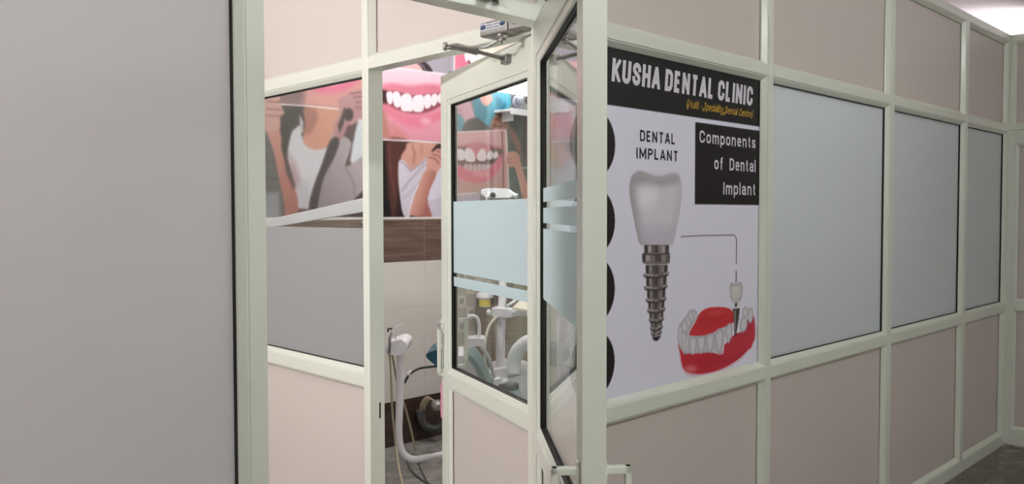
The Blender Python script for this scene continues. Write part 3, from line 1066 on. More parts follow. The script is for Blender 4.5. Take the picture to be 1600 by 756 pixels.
# crown
crown = A([(150, 370), (165, 325), (190, 305), (215, 300), (250, 312), (290, 328), (330, 325), (370, 312), (400, 315), (420, 335), (428, 370), (430, 430), (420, 520), (400, 620), (385, 680), (370, 692), (300, 697), (230, 697), (205, 690), (190, 640), (170, 540), (152, 440)])
P(crown, (200, 194, 206), 1.2, smooth=3, grad=((984, 330), (168, 160, 170), (1058, 320), (206, 198, 212)))
P(A([(180, 345), (240, 325), (300, 345), (380, 325), (410, 345), (402, 470), (385, 600), (360, 680), (240, 682), (215, 620), (190, 480)]), (224, 219, 232), 16, .95, smooth=3)
P(A([(165, 335), (200, 312), (240, 322), (290, 336), (340, 334), (390, 320), (415, 335), (405, 365), (340, 378), (290, 385), (230, 375), (180, 372)]), (166, 158, 164), 9, .75, smooth=3)
P(A([(210, 400), (260, 385), (300, 398), (290, 470), (240, 500), (205, 470)]), (243, 240, 248), 16, .9, smooth=3)
P(A([(205, 600), (390, 600), (372, 690), (230, 694)]), (196, 190, 206), 14, .7)
# screw
def metal(pts, x0, x1, yy, k=1.0):
    cols = [(58, 52, 52), (206, 198, 200), (120, 110, 110), (74, 66, 66), (150, 140, 138), (196, 184, 182), (70, 62, 60)]
    P(pts, (96, 88, 86), 1, smooth=0)
    n = 7
    for i in range(n):
        a, b = x0 + (x1 - x0) * i / n, x0 + (x1 - x0) * (i + 1) / n
        ys = [p[1] for p in pts]
        y0, y1 = min(ys) + 1.2, max(ys) - 1.2
        c = [v * k for v in cols[i]]
        P([(a, y0), (b, y0), (b, y1), (a, y1)], c, 2.5, .85)


metal(B([(180, 34), (285, 34), (283, 72), (181, 72)]), 1007, 1045, 0, 1.0)
core = [(118, 186, 279), (155, 188, 276), (208, 190, 270), (260, 195, 266), (305, 200, 262), (345, 205, 257), (380, 211, 251), (402, 216, 247), (418, 222, 242)]
for (ya, la, ra), (yb, lb, rb) in zip(core, core[1:]):
    metal(B([(la, ya), (ra, ya), (rb, yb), (lb, yb)]), 940 + (la + lb) / 5.4, 940 + (ra + rb) / 5.4, 0, .8)
P(B([(172, 78), (180, 68), (280, 68), (288, 78), (288, 98), (276, 114), (184, 114), (172, 98)]), (120, 110, 110), 1, smooth=3)
for a, b, c in ((172, 186, 60), (186, 205, 190), (205, 226, 130), (226, 252, 66), (252, 272, 150), (272, 287, 90)):
    P(B([(a, 76), (b, 76), (b, 104), (a, 104)]), (c, c * .94, c * .94), 2, .8)
LN(B([(174, 72), (230, 76), (286, 70)]), 1.2, (38, 32, 34), 1)
for ya, l, r in ((157, 176, 284), (210, 179, 278), (262, 186, 273), (306, 192, 269), (346, 199, 263), (381, 204, 258), (403, 208, 253), (420, 214, 248)):
    LN(B([(l + 3, ya + 11), ((l + r) / 2, ya + 16), (r - 3, ya + 3)]), 2.0, (44, 36, 40), 1.5, smooth=4)
    LN(B([(l, ya + 3), ((l + r) / 2, ya + 8), (r, ya - 5)]), 3.4, (112, 100, 104), 1, smooth=4)
    LN(B([(l + 6, ya + 2), ((l + r) / 2 - 12, ya + 5)]), 1.8, (214, 204, 206), 1.5)
    LN(B([((l + r) / 2 - 4, ya + 6), ((l + r) / 2 + 4, ya + 5)]), 1.8, (200, 190, 192), 1.5)
    LN(B([(r - 22, ya - 1), (r - 5, ya - 5)]), 1.6, (206, 196, 198), 1.5)
P(B([(216, 424), (248, 420), (236, 438), (228, 438)]), (30, 26, 28), 1)
# leader line
LN([(1064, 369.5), (1100, 368), (1143, 367)], 1.3, (70, 66, 74), 1)
LN([(1143, 367), (1148, 368), (1150.4, 373), (1150.8, 380)], 1.2, (70, 66, 74), 1, smooth=4)
LN([(1150.8, 378), (1150.4, 412)], 1.2, (70, 66, 74), 1)
LN([(1150.3, 423), (1150, 442)], 1.6, (90, 84, 92), 1)
# jaw
P(J([(85, 490), (96, 560), (110, 640), (140, 675), (200, 690), (270, 684), (360, 660), (450, 612), (520, 555), (570, 490), (586, 450), (584, 330), (560, 300), (530, 350), (500, 410), (440, 440), (380, 560), (290, 545), (160, 550)]),
  (196, 44, 62), 1, smooth=3, grad=((1060, 560), (206, 44, 58), (1175, 500), (190, 52, 76)))
P(J([(110, 560), (200, 566), (330, 575), (450, 500), (560, 400), (580, 430), (520, 540), (400, 630), (240, 676), (140, 660)]), (186, 36, 56), 14, .7, smooth=3)
EL(*J([(165, 655)])[0], 9, 5, (228, 130, 140), 7, .9)
P(J([(150, 430), (165, 400), (200, 340), (215, 305), (240, 275), (280, 256), (330, 250), (390, 252), (430, 268), (445, 300), (445, 350), (400, 375), (350, 395), (310, 420), (250, 440), (180, 440)]), (208, 52, 60), 1, smooth=3)
P(J([(230, 330), (300, 290), (380, 290), (420, 330), (360, 370), (260, 390)]), (190, 40, 50), 14, .8, smooth=3)
P(J([(270, 290), (330, 274), (390, 282), (360, 298), (290, 308)]), (226, 96, 96), 5, .5, smooth=3)
P(J([(80, 470), (84, 400), (98, 355), (140, 300), (160, 268), (195, 270), (206, 310), (175, 375), (156, 440), (200, 442), (262, 436), (320, 422), (345, 392), (385, 412), (380, 500), (350, 540), (300, 545), (160, 555), (108, 540)]), (206, 198, 208), 2, smooth=3)
P(J([(384, 500), (440, 442), (470, 440), (500, 412), (540, 356), (578, 322), (586, 450), (560, 520), (380, 590)]), (196, 50, 70), 1.5)
tooth = lambda q: (P(J(q), (178, 174, 186), 1.4, smooth=4), P([((x - sum(a for a, _ in J(q)) / len(q)) * .7 + sum(a for a, _ in J(q)) / len(q), (y - sum(b for _, b in J(q)) / len(q)) * .8 + sum(b for _, b in J(q)) / len(q)) for x, y in J(q)], (228, 224, 232), 4, .9, smooth=4))
for q in ([(170, 290), (185, 268), (205, 285), (205, 330), (185, 345), (172, 330)],
          [(145, 300), (160, 270), (180, 280), (185, 340), (165, 360), (148, 340)],
          [(120, 330), (140, 308), (160, 320), (172, 370), (150, 385), (128, 370)],
          [(100, 360), (118, 335), (140, 350), (150, 400), (130, 420), (104, 400)],
          [(80, 460), (82, 400), (95, 365), (112, 385), (115, 470), (104, 530), (88, 500)],
          [(102, 430), (112, 405), (132, 420), (138, 500), (130, 555), (112, 545)],
          [(128, 450), (140, 430), (152, 450), (154, 520), (142, 560), (130, 540)],
          [(155, 460), (175, 444), (200, 450), (203, 510), (190, 556), (172, 562), (158, 530)],
          [(207, 450), (235, 438), (260, 444), (258, 500), (245, 550), (228, 556), (212, 520)],
          [(264, 440), (290, 424), (318, 424), (314, 490), (302, 545), (285, 550), (268, 500)],
          [(324, 440), (338, 405), (360, 390), (382, 412), (382, 450), (362, 545), (346, 555), (330, 500)],
          [(388, 400), (408, 362), (430, 358), (440, 390), (430, 450), (414, 490), (402, 470)],
          [(486, 360), (505, 318), (530, 320), (538, 360), (524, 405), (500, 415)],
          [(502, 290), (515, 252), (535, 255), (545, 290), (530, 315), (508, 315)],
          [(538, 300), (550, 256), (570, 265), (574, 320), (562, 352), (546, 350)]):
    tooth(q)
P(J([(440, 268), (486, 262), (480, 330), (468, 400), (464, 442), (452, 436), (448, 360)]), (74, 62, 60), 1, smooth=0)
P(J([(448, 272), (462, 270), (460, 420), (456, 420)]), (170, 158, 152), 2, .8)
LN(J([(440, 266), (486, 262)]), 1.6, (30, 26, 26), 1)
P(J([(446, 222), (482, 220), (480, 246), (448, 248)]), (220, 214, 220), 1)
P(J([(455, 224), (470, 222), (466, 250), (456, 250)]), (40, 34, 36), 1)
P(J([(420, 150), (420, 110), (432, 92), (462, 98), (490, 86), (504, 104), (506, 150), (496, 200), (474, 218), (440, 216), (426, 190)]), (190, 184, 188), 1.2, smooth=4)
P(J([(432, 140), (450, 108), (490, 110), (490, 170), (470, 205), (442, 200)]), (222, 216, 218), 7, .9, smooth=4)
LN(J([(434, 100), (462, 112), (490, 94)]), 1.2, (160, 150, 152), 2, .8)
# black discs along the left edge, each with a tooth picture
xc = at_y(961, 340, YP)[0] - 0.107
for py in (226, 345, 451, 564):
    zc = at_y(958, py, YP)[2]
    P([(xc + .107 * math.cos(t), zc + .107 * math.sin(t)) for t in (2 * math.pi * k / 40 for k in range(40))], (22, 17, 22), 1, world=True)
    if py == 226:
        P([(xc + a, zc + b) for a, b in ((-.055, .05), (-.02, .045), (0, .052), (.03, .048), (.058, .036), (.052, -.01), (.04, -.05), (.01, -.055), (-.03, -.05), (-.05, 0))], (206, 202, 212), 2, smooth=4, world=True)
keep(cv.build('printed_sheet', PRINT), POS)

yl = YP - 0.0008


def wx(px, py):
    q = at_y(px, py, yl)
    return q[0], q[2]


def word(name, text, bl, br, top_l, weight, gap, mt, **k):
    x0, z0 = wx(*bl)
    x1, zr = wx(*br)
    zz = (z0 + zr) / 2
    lettering(name, text, x0, x1, zz, wx(*top_l)[1] - z0, yl, weight, gap, mt, POS, **k)


word('title_lettering', 'KUSHA DENTAL CLINIC', (955.5, 128.5), (1175.5, 164.5), (957.5, 91.5), .215, .18, INK_W, slant=.09, space=.3)
word('gold_lettering', '(Multi - Speciality Dental Centre)', (1072.5, 169), (1175.5, 183), (1072.5, 156.5), .115, .06, INK_Y, slant=.22, script=True, space=.3)
word('heading_lettering', 'DENTAL', (1000, 220.5), (1055, 225.8), (1000, 202.8), .185, .16, INK_K)
word('heading_lettering', 'IMPLANT', (994.5, 247.8), (1059.5, 252), (994.5, 230.5), .185, .16, INK_K)
word('box_lettering', 'Components', (1093, 223.8), (1180.5, 230.8), (1093, 204.6), .17, .13, INK_W)
word('box_lettering', 'of  Dental', (1116, 264.6), (1180.5, 268.8), (1116, 245), .17, .13, INK_W)
word('box_lettering', 'Implant', (1130, 303.7), (1180.5, 305.2), (1130, 284.3), .17, .13, INK_W)

# ------------------------------------------------------------------ door closers
# inner door: body on the transom face, arms folded down to the leaf
DC = thing('door_closer', 'grey metal door closer with a sticker above the inner glazed door', 'door closer', loc=(0, 0.25, 2.10))
y0c, y1c, z0c, z1c, xd = 0.165, 0.285, 2.068, 2.112, -0.050
bm = bmesh.new()
box_into(bm, (xd, y0c, z0c), (0, y1c, z1c), 0.006)
keep(finish(bm, 'closer_body', GREYM), DC)
keep(box('sticker', (xd - 0.0008, y0c + 0.006, z0c + 0.016), (xd, y1c - 0.006, z1c - 0.005), SILV), DC)['label'] = 'silver sticker with two blue ovals'
st_o = DC.children[-1]
for yc in (y0c + 0.018, y1c - 0.018):
    o = lathe('oval_mark', [(0.0085, 0), (0.0085, 0.0006)], (0, 0, 0), BLUE, None, axis=(-1, 0, 0), seg=20)
    o.scale = (1, 1.35, 0.8)
    o.location = (xd - 0.001, yc, z0c + 0.0275)
    bpy.context.view_layer.update()
    o.parent = st_o
    o.matrix_parent_inverse = Matrix.Translation(-Vector(DC.location)) @ Matrix.Identity(4)
    o.matrix_parent_inverse = (Matrix.Translation(Vector(DC.location)) @ st_o.matrix_parent_inverse).inverted()
bm = bmesh.new()
for k in range(2):
    for j in range(3):
        yy = 0.196 + k * 0.031
        box_into(bm, (xd - 0.0014, yy, z0c + 0.021 + j * 0.008), (xd - 0.0008, yy + 0.026, z0c + 0.0235 + j * 0.008))
tx = finish(bm, 'small_print', GREYI)
tx.parent = st_o
tx.matrix_parent_inverse = (Matrix.Translation(Vector(DC.location)) @ st_o.matrix_parent_inverse).inverted()
# end cap with valve screws towards the corner
keep(box('end_cap', (xd + 0.004, 0.105, z0c + 0.004), (0, y0c, z1c - 0.006), GREYM, None, 0.004), DC)
keep(lathe('valve_screw', [(0.008, 0), (0.008, 0.004), (0.004, 0.004)], (xd + 0.004, 0.135, z0c + 0.024), DARK, None, axis=(-1, 0, 0), seg=12), DC)
# spindle and arms
sp = np.array([-0.030, 0.205, z0c])
keep(lathe('spindle', [(0.017, 0), (0.017, -0.006), (0.010, -0.008), (0.010, -0.014), (0.014, -0.015), (0.014, -0.021), (0.006, -0.022), (0.006, -0.026)], sp, CHROME, None, seg=18), DC)
elbow = np.array([-0.055, 0.440, z0c + 0.004])
a0 = sp + np.array([0, 0, -0.018])
bm = bmesh.new()
tube_into(bm, [a0, a0 + (elbow - a0) * 0.10 + np.array([0, 0, -0.002]), a0 + (elbow - a0) * 0.22 + np.array([-0.008, 0, -0.020]), elbow + np.array([0, 0, -0.006])], 0.009, 8, 0, 0.35)
keep(finish(bm, 'main_arm', CHROME, smooth=True), DC)
_ang = math.radians(70)
dv, nv = np.array([math.cos(_ang), math.sin(_ang), 0]), np.array([-math.sin(_ang), math.cos(_ang), 0])
foot = np.array([0.002, 0.092, 0]) + dv * 0.205 + nv * 0.018 + np.array([0, 0, 2.020])
keep(tube('fore_arm', [elbow + np.array([0, 0, -0.014]), elbow * 0.9 + foot * 0.1 + np.array([0, 0, -.006]), elbow * 0.8 + foot * 0.2, elbow * 0.45 + foot * 0.55, elbow * 0.42 + foot * 0.58, foot],
          [0.004, 0.010, 0.011, 0.011, 0.006, 0.006], GREYM, None, 10), DC)
keep(lathe('elbow_pin', [(0.007, 0.004), (0.009, 0), (0.009, -0.016), (0.005, -0.022)], elbow, CHROME, None, seg=12), DC)
bm = bmesh.new()
box_into(bm, (-0.024, -0.018, -0.016), (0.024, 0.0, 0.012), 0.004)
fb = finish(bm, 'foot_bracket', GREYM)
fb.matrix_world = Matrix.Translation(Vector(foot)) @ Matrix.Rotation(_ang, 4, 'Z')
bpy.context.view_layer.update()
fb.parent = DC
fb.matrix_parent_inverse = Matrix.Translation(Vector(DC.location)).inverted()

# outer door: body on the header face, only its underside shows at the top edge
DC2 = thing('door_closer', 'chrome door closer at the top edge above the outer doorway', 'door closer', loc=(-0.30, 0, 2.15))
bm = bmesh.new()
box_into(bm, (-0.45, -0.055, 2.098), (-0.23, 0.0, 2.146), 0.006)
keep(finish(bm, 'closer_body', GREYM), DC2)
sp2 = np.array([-0.276, -0.028, 2.098])
keep(lathe('spindle', [(0.017, 0), (0.017, -0.012), (0.011, -0.014), (0.011, -0.026)], sp2, CHROME, None, seg=18), DC2)
_a1 = math.radians(230)
ft2 = np.array([-0.05, -0.005, 0]) + 0.30 * np.array([math.cos(_a1), math.sin(_a1), 0]) + 0.022 * np.array([math.sin(_a1), -math.cos(_a1), 0]) + np.array([0, 0, 2.045])
e2 = np.array([-0.52, -0.22, 2.092])
bm = bmesh.new()
tube_into(bm, [sp2 + np.array([0, 0, -0.020]), e2 + np.array([0.03, 0.02, 0.004]), e2], 0.009, 8, 0, 0.35)
keep(finish(bm, 'main_arm', CHROME, smooth=True), DC2)
keep(tube('fore_arm', [e2 + np.array([0, 0, -0.012]), e2 * 0.5 + ft2 * 0.5, ft2], [0.006, 0.009, 0.006], GREYM, None, 10), DC2)

# ------------------------------------------------------------------ treatment cabin
SIDE = np.array([_R[0], _R[1], 0.0])                     # across the view
DEEP = np.array([_F[0], _F[1], 0.0])
DEEP /= np.linalg.norm(DEEP)
UPV = np.array([0, 0, 1.0])


def pl3(pts, depth):
    return [ad(x, y, depth) for x, y in pts]


def floor_under(p):
    return (float(p[0]), float(p[1]), 0.0)


# -- dental chair, reclined: headrest to the left, seat to the right
dC = 4.25
c0 = ad(790, 600, dC)
CH = thing('dental_chair', 'reclined dental chair with teal cushions and white shell behind the glazed door', 'dental chair', loc=floor_under(c0))


def chair_slab(name, prof, depth, width, material, bev=0.012, sm=4):
    pts = catmull([np.array(p, float) for p in prof], sm, closed=True) if sm else prof
    o = slab(name, [ad(x, y, depth) for x, y in pts], DEEP * width, material, None, bev, smooth=False)
    return keep(o, CH)


cush = chair_slab('backrest_cushion', [(725, 553), (734, 555), (745, 566), (757, 588), (769, 620), (781, 655), (789, 690), (782, 691), (774, 657), (762, 623), (750, 593), (739, 571), (728, 559)], dC - 0.012, 0.33, TEAL, 0.006)
chair_slab('back_shell', [(702, 566), (712, 556), (727, 558), (740, 570), (751, 592), (763, 622), (774, 656), (783, 690), (752, 700), (722, 660), (704, 610)], dC, 0.30, WHITE, 0.008)
chair_slab('seat_cushion', [(788, 640), (800, 628), (812, 634), (830, 660), (900, 672), (960, 672), (962, 694), (880, 698), (800, 690)], dC - 0.05, 0.52, TEAL)
chair_slab('seat_shell', [(760, 684), (800, 690), (880, 698), (955, 694), (930, 720), (780, 716)], dC - 0.02, 0.46, WHITE)
chair_slab('lift_column', [(800, 712), (880, 712), (890, 792), (790, 792)], dC + 0.1, 0.26, WHITE, sm=0)
bp = ad(838, 800, dC)
keep(box('base_plate', (bp[0] - 0.36, bp[1] - 0.02, 0.0), (bp[0] + 0.36, bp[1] + 0.42, 0.05), WHITE, None, 0.015), CH)
# headrest: petrol-blue pad pointing left, on a bar
hr = slab('headrest', [ad(x, y, 4.2) for x, y in catmull([np.array(p, float) for p in ((665, 556), (671, 550), (684, 547), (700, 546), (708, 552), (704, 566), (694, 577), (684, 573), (672, 564))], 4, closed=True)], DEEP * 0.26, NAVY, None, 0.012)
keep(hr, CH)
keep(tube('headrest_bar', [ad(708, 558, 4.33), ad(728, 566, 4.40), ad(742, 584, 4.42)], 0.016, CHROME, None, 10), CH)
# dark armrest
keep(tube('armrest', [ad(782, 607, 4.12), ad(796, 604, 4.10), ad(806, 603, 4.09)], [0.022, 0.024, 0.020], HOSED, None, 14), CH)
keep(lathe('armrest_knob', [(0.018, 0), (0.018, 0.014), (0.010, 0.018)], ad(805, 603, 4.085), DARK, None, axis=SIDE, seg=16), CH)
keep(tube('armrest_support', [ad(790, 607, 4.14), ad(794, 630, 4.16), ad(798, 655, 4.2)], 0.018, HOSED, None, 10), CH)

# -- unit behind: body, pole, clamp with tray arm, lamp
dU = 4.75
ub = ad(800, 600, dU)
UN = thing('dental_unit', 'white dental unit with pole, tray arm and lamp behind the frosted strip', 'dental unit', loc=floor_under(ub))
body = slab('unit_body', [ad(x, y, dU - 0.1) for x, y in catmull([np.array(p, float) for p in ((762, 590), (772, 579), (800, 575), (822, 579), (836, 596), (846, 640), (852, 700), (846, 738), (790, 742), (772, 700), (764, 640))], 4, closed=True)], DEEP * 0.32, WHITE, None, 0.02)
keep(body, UN)
keep(slab('front_panel', [ad(x, y, dU - 0.14) for x, y in catmull([np.array(p, float) for p in ((782, 600), (800, 590), (826, 584), (846, 590), (856, 640), (850, 690), (800, 690), (786, 650))], 4, closed=True)], DEEP * 0.05, WHITE, None, 0.015), UN)
keep(box('unit_foot', (ub[0] - 0.16, ub[1] - 0.14, 0), (ub[0] + 0.30, ub[1] + 0.22, 0.12), WHITE, None, 0.02), UN)
keep(tube('pole', [ad(781, 584, dU), ad(783, 520, dU), ad(785, 462, dU), ad(787, 330, dU)], [0.026, 0.026, 0.022, 0.020], WHITE, None, 16), UN)
keep(lathe('pole_collar', [(0.034, 0), (0.034, 0.05), (0.027, 0.055)], ad(783.5, 497, dU), WHITE, None, seg=20), UN)
clamp = slab('clamp', [ad(x, y, dU - 0.05) for x, y in ((768, 483), (776, 480), (800, 483), (801, 496), (788, 497), (768, 494))], DEEP * 0.10, WHITE, None, 0.006)
keep(clamp, UN)
kn = lathe('clamp_knob', [(0.006, 0), (0.016, 0.003), (0.018, 0.014), (0.014, 0.024), (0.004, 0.026)], ad(767, 488, dU - 0.02), WHITE, None, axis=-SIDE, seg=16)
keep(kn, UN)
keep(tube('tray_arm', [ad(796, 490, dU), ad(812, 488, dU - 0.05), ad(852, 491, dU - 0.2)], [0.022, 0.018, 0.018], WHITE, None, 12), UN)
keep(slab('instrument_tray', [ad(800, 480, dU - .1), ad(812, 470, dU + .05), ad(872, 476, dU - 0.05), ad(870, 489, dU - 0.25)], (0, 0, -0.012), CREAM, None), UN)
keep(tube('handpiece', [ad(789, 480, dU - 0.08), ad(798, 474, dU - 0.08), ad(806, 469, dU - 0.08)], [0.006, 0.008, 0.006], WHITE, None, 10), UN)
keep(tube('supply_tube', [ad(803, 584, dU - 0.12), ad(803, 566, dU - 0.12), ad(807, 551, dU - 0.13), ad(816, 540, dU - 0.15), ad(828, 533, dU - 0.17), ad(850, 529, dU - 0.2)], 0.040, WHITE, None, 18, 5), UN)
keep(tube('hose', [ad(776, 494, dU - 0.06), ad(764, 510, dU - 0.07), ad(758, 535, dU - 0.08), ad(758, 568, dU - 0.05), ad(766, 584, dU - 0.02)], 0.008, CREAM, None, 8, 4), UN)
# lamp head at the top of the pole, in a clear sleeve
lamp = slab('lamp_head', [ad(x, y, dU - 0.09) for x, y in catmull([np.array(p, float) for p in ((752, 297), (760, 294), (785, 294), (797, 296), (802, 302), (800, 308), (784, 309), (772, 309), (758, 308), (752, 304))], 4, closed=True)], DEEP * 0.16, WHITE, None, 0.012)
keep(lamp, UN)
keep(lathe('lamp_pivot', [(0.015, 0), (0.015, 0.012), (0.010, 0.014)], ad(770.5, 304.5, dU - 0.088), DARK, None, axis=-DEEP, seg=20), UN)
keep(tube('lamp_handle', [ad(798, 303, dU - 0.04), ad(803, 305, dU - 0.06), ad(808, 306, dU - 0.07)], [0.018, 0.014, 0.014], WHITE, None, 12), UN)
keep(tube('lamp_bracket', [ad(765, 300, dU - 0.11), ad(762, 307, dU - 0.115), ad(759, 313, dU - 0.115)], 0.006, WHITE, None, 8), UN)
keep(tube('lamp_neck', [ad(787, 331, dU), ad(787, 318, dU - 0.005), ad(786, 306, dU - 0.01)], 0.016, CHROME, None, 12), UN)
keep(slab('clear_sleeve', [ad(x, y, dU - 0.13) for x, y in ((744, 292), (757, 292.5), (757, 313), (744, 314))], DEEP * 0.002, SLEEVE, None), UN)

# -- spittoon with curved filler
dS = 4.0
sb = ad(740, 560, dS)
SPT = thing('spittoon', 'white rinse basin with a curved filler spout seen through the door glass', 'basin', loc=floor_under(ad(742, 560, dS + .35)))
keep(slab('basin', [ad(x, y, dS) for x, y in catmull([np.array(p, float) for p in ((726, 532), (734, 529.5), (753, 529), (756, 532), (758, 539), (748, 540.5), (738, 541), (731, 545), (725, 548), (724, 540))], 3, closed=True)], DEEP * 0.12, WHITE, None, 0.004), SPT)
keep(tube('filler_spout', [ad(748, 529, dS + 0.05), ad(749, 512, dS + 0.05), ad(747, 500, dS + 0.05), ad(742, 494, dS + 0.05), ad(733.5, 493.5, dS + 0.05), ad(732.5, 497, dS + 0.05)], [0.010, 0.0085, 0.0085, 0.0085, 0.0085, 0.008], WHITE, None, 12, 5), SPT)
keep(tube('basin_stem', [ad(750, 538, dS + 0.08), ad(764, 560, dS + 0.4), ad(772, 590, dS + 0.55)], 0.010, WHITE, None, 10, 4), SPT)
st0 = ad(772, 590, dS + 0.55)
keep(box('stem_foot', (st0[0] - 0.03, st0[1] - 0.03, 0.0), (st0[0] + 0.03, st0[1] + 0.03, float(st0[2])), WHITE, None, 0.006), SPT)

# -- assistant arm: J-shaped white tube with an instrument holder on top
dA = 4.25
AR = thing('instrument_stand', 'white J-shaped tube arm with instrument holder in the doorway', 'instrument stand', loc=floor_under(ad(700, 713, dA)))
keep(tube('arm_tube', [ad(626, 548, dA), ad(625.5, 590, dA), ad(624, 640, dA), ad(623.3, 676, dA), ad(626, 699, dA), ad(634, 712, dA), ad(647, 717.5, dA), ad(668, 714.5, dA), ad(694, 709, dA), ad(740, 702, dA + 0.1)],
          [0.0215, 0.0215, 0.0195, 0.0185, 0.0185, 0.0185, 0.018, 0.0165, 0.0145, 0.0145], WHITE, None, 18, 5), AR)
pf = ad(740, 707, dA + 0.1)
keep(tube('arm_pivot', [(pf[0], pf[1], 0), (pf[0], pf[1], pf[2] + 0.05)], 0.05, WHITE, None, 18), AR)
keep(slab('holder', [ad(x, y, dA - 0.10) for x, y in catmull([np.array(p, float) for p in ((603, 539), (610, 535), (616, 533), (624, 530.5), (632, 531), (637, 536), (636, 545), (631, 553), (624, 555), (604, 553))], 4, closed=True)], DEEP * 0.2, WHITE, None, 0.012), AR)
keep(tube('syringe', [ad(608, 552, dA - 0.12), ad(609, 536, dA - 0.12), ad(609, 528, dA - 0.12), ad(612, 519, dA - 0.12)], [0.007, 0.008, 0.007, 0.005], GREYM, None, 10), AR)
keep(tube('syringe_tip', [ad(609, 526, dA - 0.12), ad(615, 514, dA - 0.12), ad(622, 508.5, dA - 0.12), ad(630, 507, dA - 0.12)], [0.004, 0.004, 0.0035, 0.003], WHITE, None, 8, 4), AR)
keep(tube('lever', [ad(606, 518, dA - 0.12), ad(607, 513, dA - 0.12), ad(613, 514, dA - 0.12)], 0.005, DARK, None, 8), AR)
keep(tube('peg', [ad(618, 532, dA - 0.02), ad(618, 524, dA - 0.02)], 0.003, GREYM, None, 8), AR)

# -- handpiece rack just behind the edge of the inner door
dR = 3.85
RK = thing('handpiece_rack', 'stack of white rounded instrument tips beside the inner door edge', 'instrument rack', loc=floor_under(ad(700, 560, dR)))
keep(tube('rack_post', [ad(700, 503, dR), ad(700, 560, dR), (ad(700, 560, dR)[0], ad(700, 560, dR)[1], 0.0)], 0.012, WHITE, None, 12), RK)
for py, r, ln in ((505, 0.024, 11), (524, 0.018, 13), (540, 0.012, 14)):
    keep(tube('instrument_tip', [ad(700, py + 3, dR), ad(694, py + 1, dR), ad(700 - ln, py, dR), ad(700 - ln - 4, py - 1, dR)], [r, r, r, r * .35], WHITE, None, 12), RK)

# -- loose hoses hanging from the holder
for i, (pts, r, mt, lb) in enumerate((
        ([(609, 553, 4.2), (611, 590, 4.22), (613, 640, 4.25), (618, 690, 4.25), (623, 730, 4.15), (630, 760, 4.05)], 0.006, HOSEB, 'beige hose hanging left of the white tube arm down to the floor'),
        ([(613, 553, 4.33), (620, 595, 4.45), (634, 640, 4.55), (644, 680, 4.6), (648, 703, 4.62)], 0.006, HOSEB, 'beige hose crossing behind the white tube arm to the skirting'),
        ([(636, 722, 4.5), (642, 735, 4.3), (656, 748, 4.2), (672, 757, 4.15)], 0.006, HOSED, 'dark hose curling on the granite under the tube arm'),
        ([(652, 718, 4.5), (657, 733, 4.35), (664, 747, 4.22), (672, 760, 4.1)], 0.005, HOSED, 'thin dark hose beside the curled one on the granite'),
        ([(632, 598, 4.9), (640, 585, 4.85), (654, 576, 4.75), (672, 573, 4.6), (690, 572, 4.5), (712, 574, 4.4)], 0.007, HOSED, 'dark hose arching from the tube arm to the headrest'))):
    tag(tube('hose', [ad(*q) for q in pts], r, mt, None, 8, 5), lb, 'hose', 'hoses of the dental chair')
tag(lathe('hose_clip', [(0.011, -0.016), (0.013, -0.012), (0.013, 0.012), (0.011, 0.016)], ad(640, 583, 4.84), WHITE, None, axis=SIDE + UPV * 0.8, seg=14), 'small white clip around the arching dark hose', 'clip')

# -- thick grey suction hose lying in a loop against the skirting
dG = 5.56
GH = thing('suction_hose', 'thick dark grey suction hose bent into a U above the skirting', 'hose', loc=floor_under(ad(672, 660, dG)))
keep(tube('hose_body', [ad(656, 640, dG), ad(657, 652, dG), ad(663, 664, dG), ad(674, 669, dG), (*ad(686, 668, dG)[:2], ad(686, 668, dG)[2]), ad(698, 658, dG), ad(704, 645, dG)], 0.027, HOSED, None, 16, 5), GH)
gw = ad(674, 669, dG)
keep(box('wall_clip', (gw[0] + 0.0, gw[1], gw[2] - 0.02), (gw[0] + 0.03, YB - 0.0085, gw[2] + 0.01), DARK, None, 0.003), GH)
keep(lathe('connector', [(0.0, 0), (0.044, 0.004), (0.050, 0.02), (0.046, 0.05), (0.030, 0.066), (0.0, 0.07)], ad(683, 634, dG - 0.02) - UPV * 0.03, GREYM, None, seg=24), GH)
for k in range(5):
    keep(tube('thin_line', [ad(657 + k * 1.2, 641, dG), ad(658 + k * 3, 630 - k, dG - 0.02), ad(668 + k * 2.4, 620 + k * 1.4, dG - 0.03), ad(680 + k, 628 + k, dG - 0.03)], 0.005, HOSEB, None, 8, 4), GH)

# -- white beam behind the left glass
BM = thing('support_beam', 'white slanting beam reaching across behind the left glass pane', 'beam', loc=(0.62, 2.8, 1.45))
pA, pB = at_y(404, 353, 2.70), ad(588, 316.5, 4.1)
bm = bmesh.new()
wA, hA, wB, hB = 0.03, 0.022, 0.035, 0.036
va = [bm.verts.new(pA + DEEP * sx * wA + UPV * sz * hA) for sx, sz in ((-1, -1), (1, -1), (1, 1), (-1, 1))]
vb = [bm.verts.new(pB + DEEP * sx * wB + UPV * sz * hB) for sx, sz in ((-1, -1), (1, -1), (1, 1), (-1, 1))]
bm.faces.new(va[::-1])
bm.faces.new(vb)
for k in range(4):
    bm.faces.new((va[k], va[(k + 1) % 4], vb[(k + 1) % 4], vb[k]))
bmesh.ops.bevel(bm, geom=bm.edges[:], offset=0.005, segments=2, affect='EDGES', profile=0.5)
keep(finish(bm, 'beam_section', WHITE), BM)
keep(box('wall_bracket', (pA[0] - 0.05, 2.66, pA[2] - 0.07), (pA[0] + 0.03, YB - 0.0105, pA[2] + 0.05), WHITE, None, 0.008), BM)
keep(tube('end_joint', [pB + UPV * 0.05, pB - UPV * 0.10], 0.022, WHITE, None, 14), BM)
keep(tube('hook', [pB - SIDE * 0.06 - UPV * 0.05, pB - SIDE * 0.065 - UPV * 0.09, pB - SIDE * 0.075 - UPV * 0.10], 0.005, CHROME, None, 8, 3), BM)

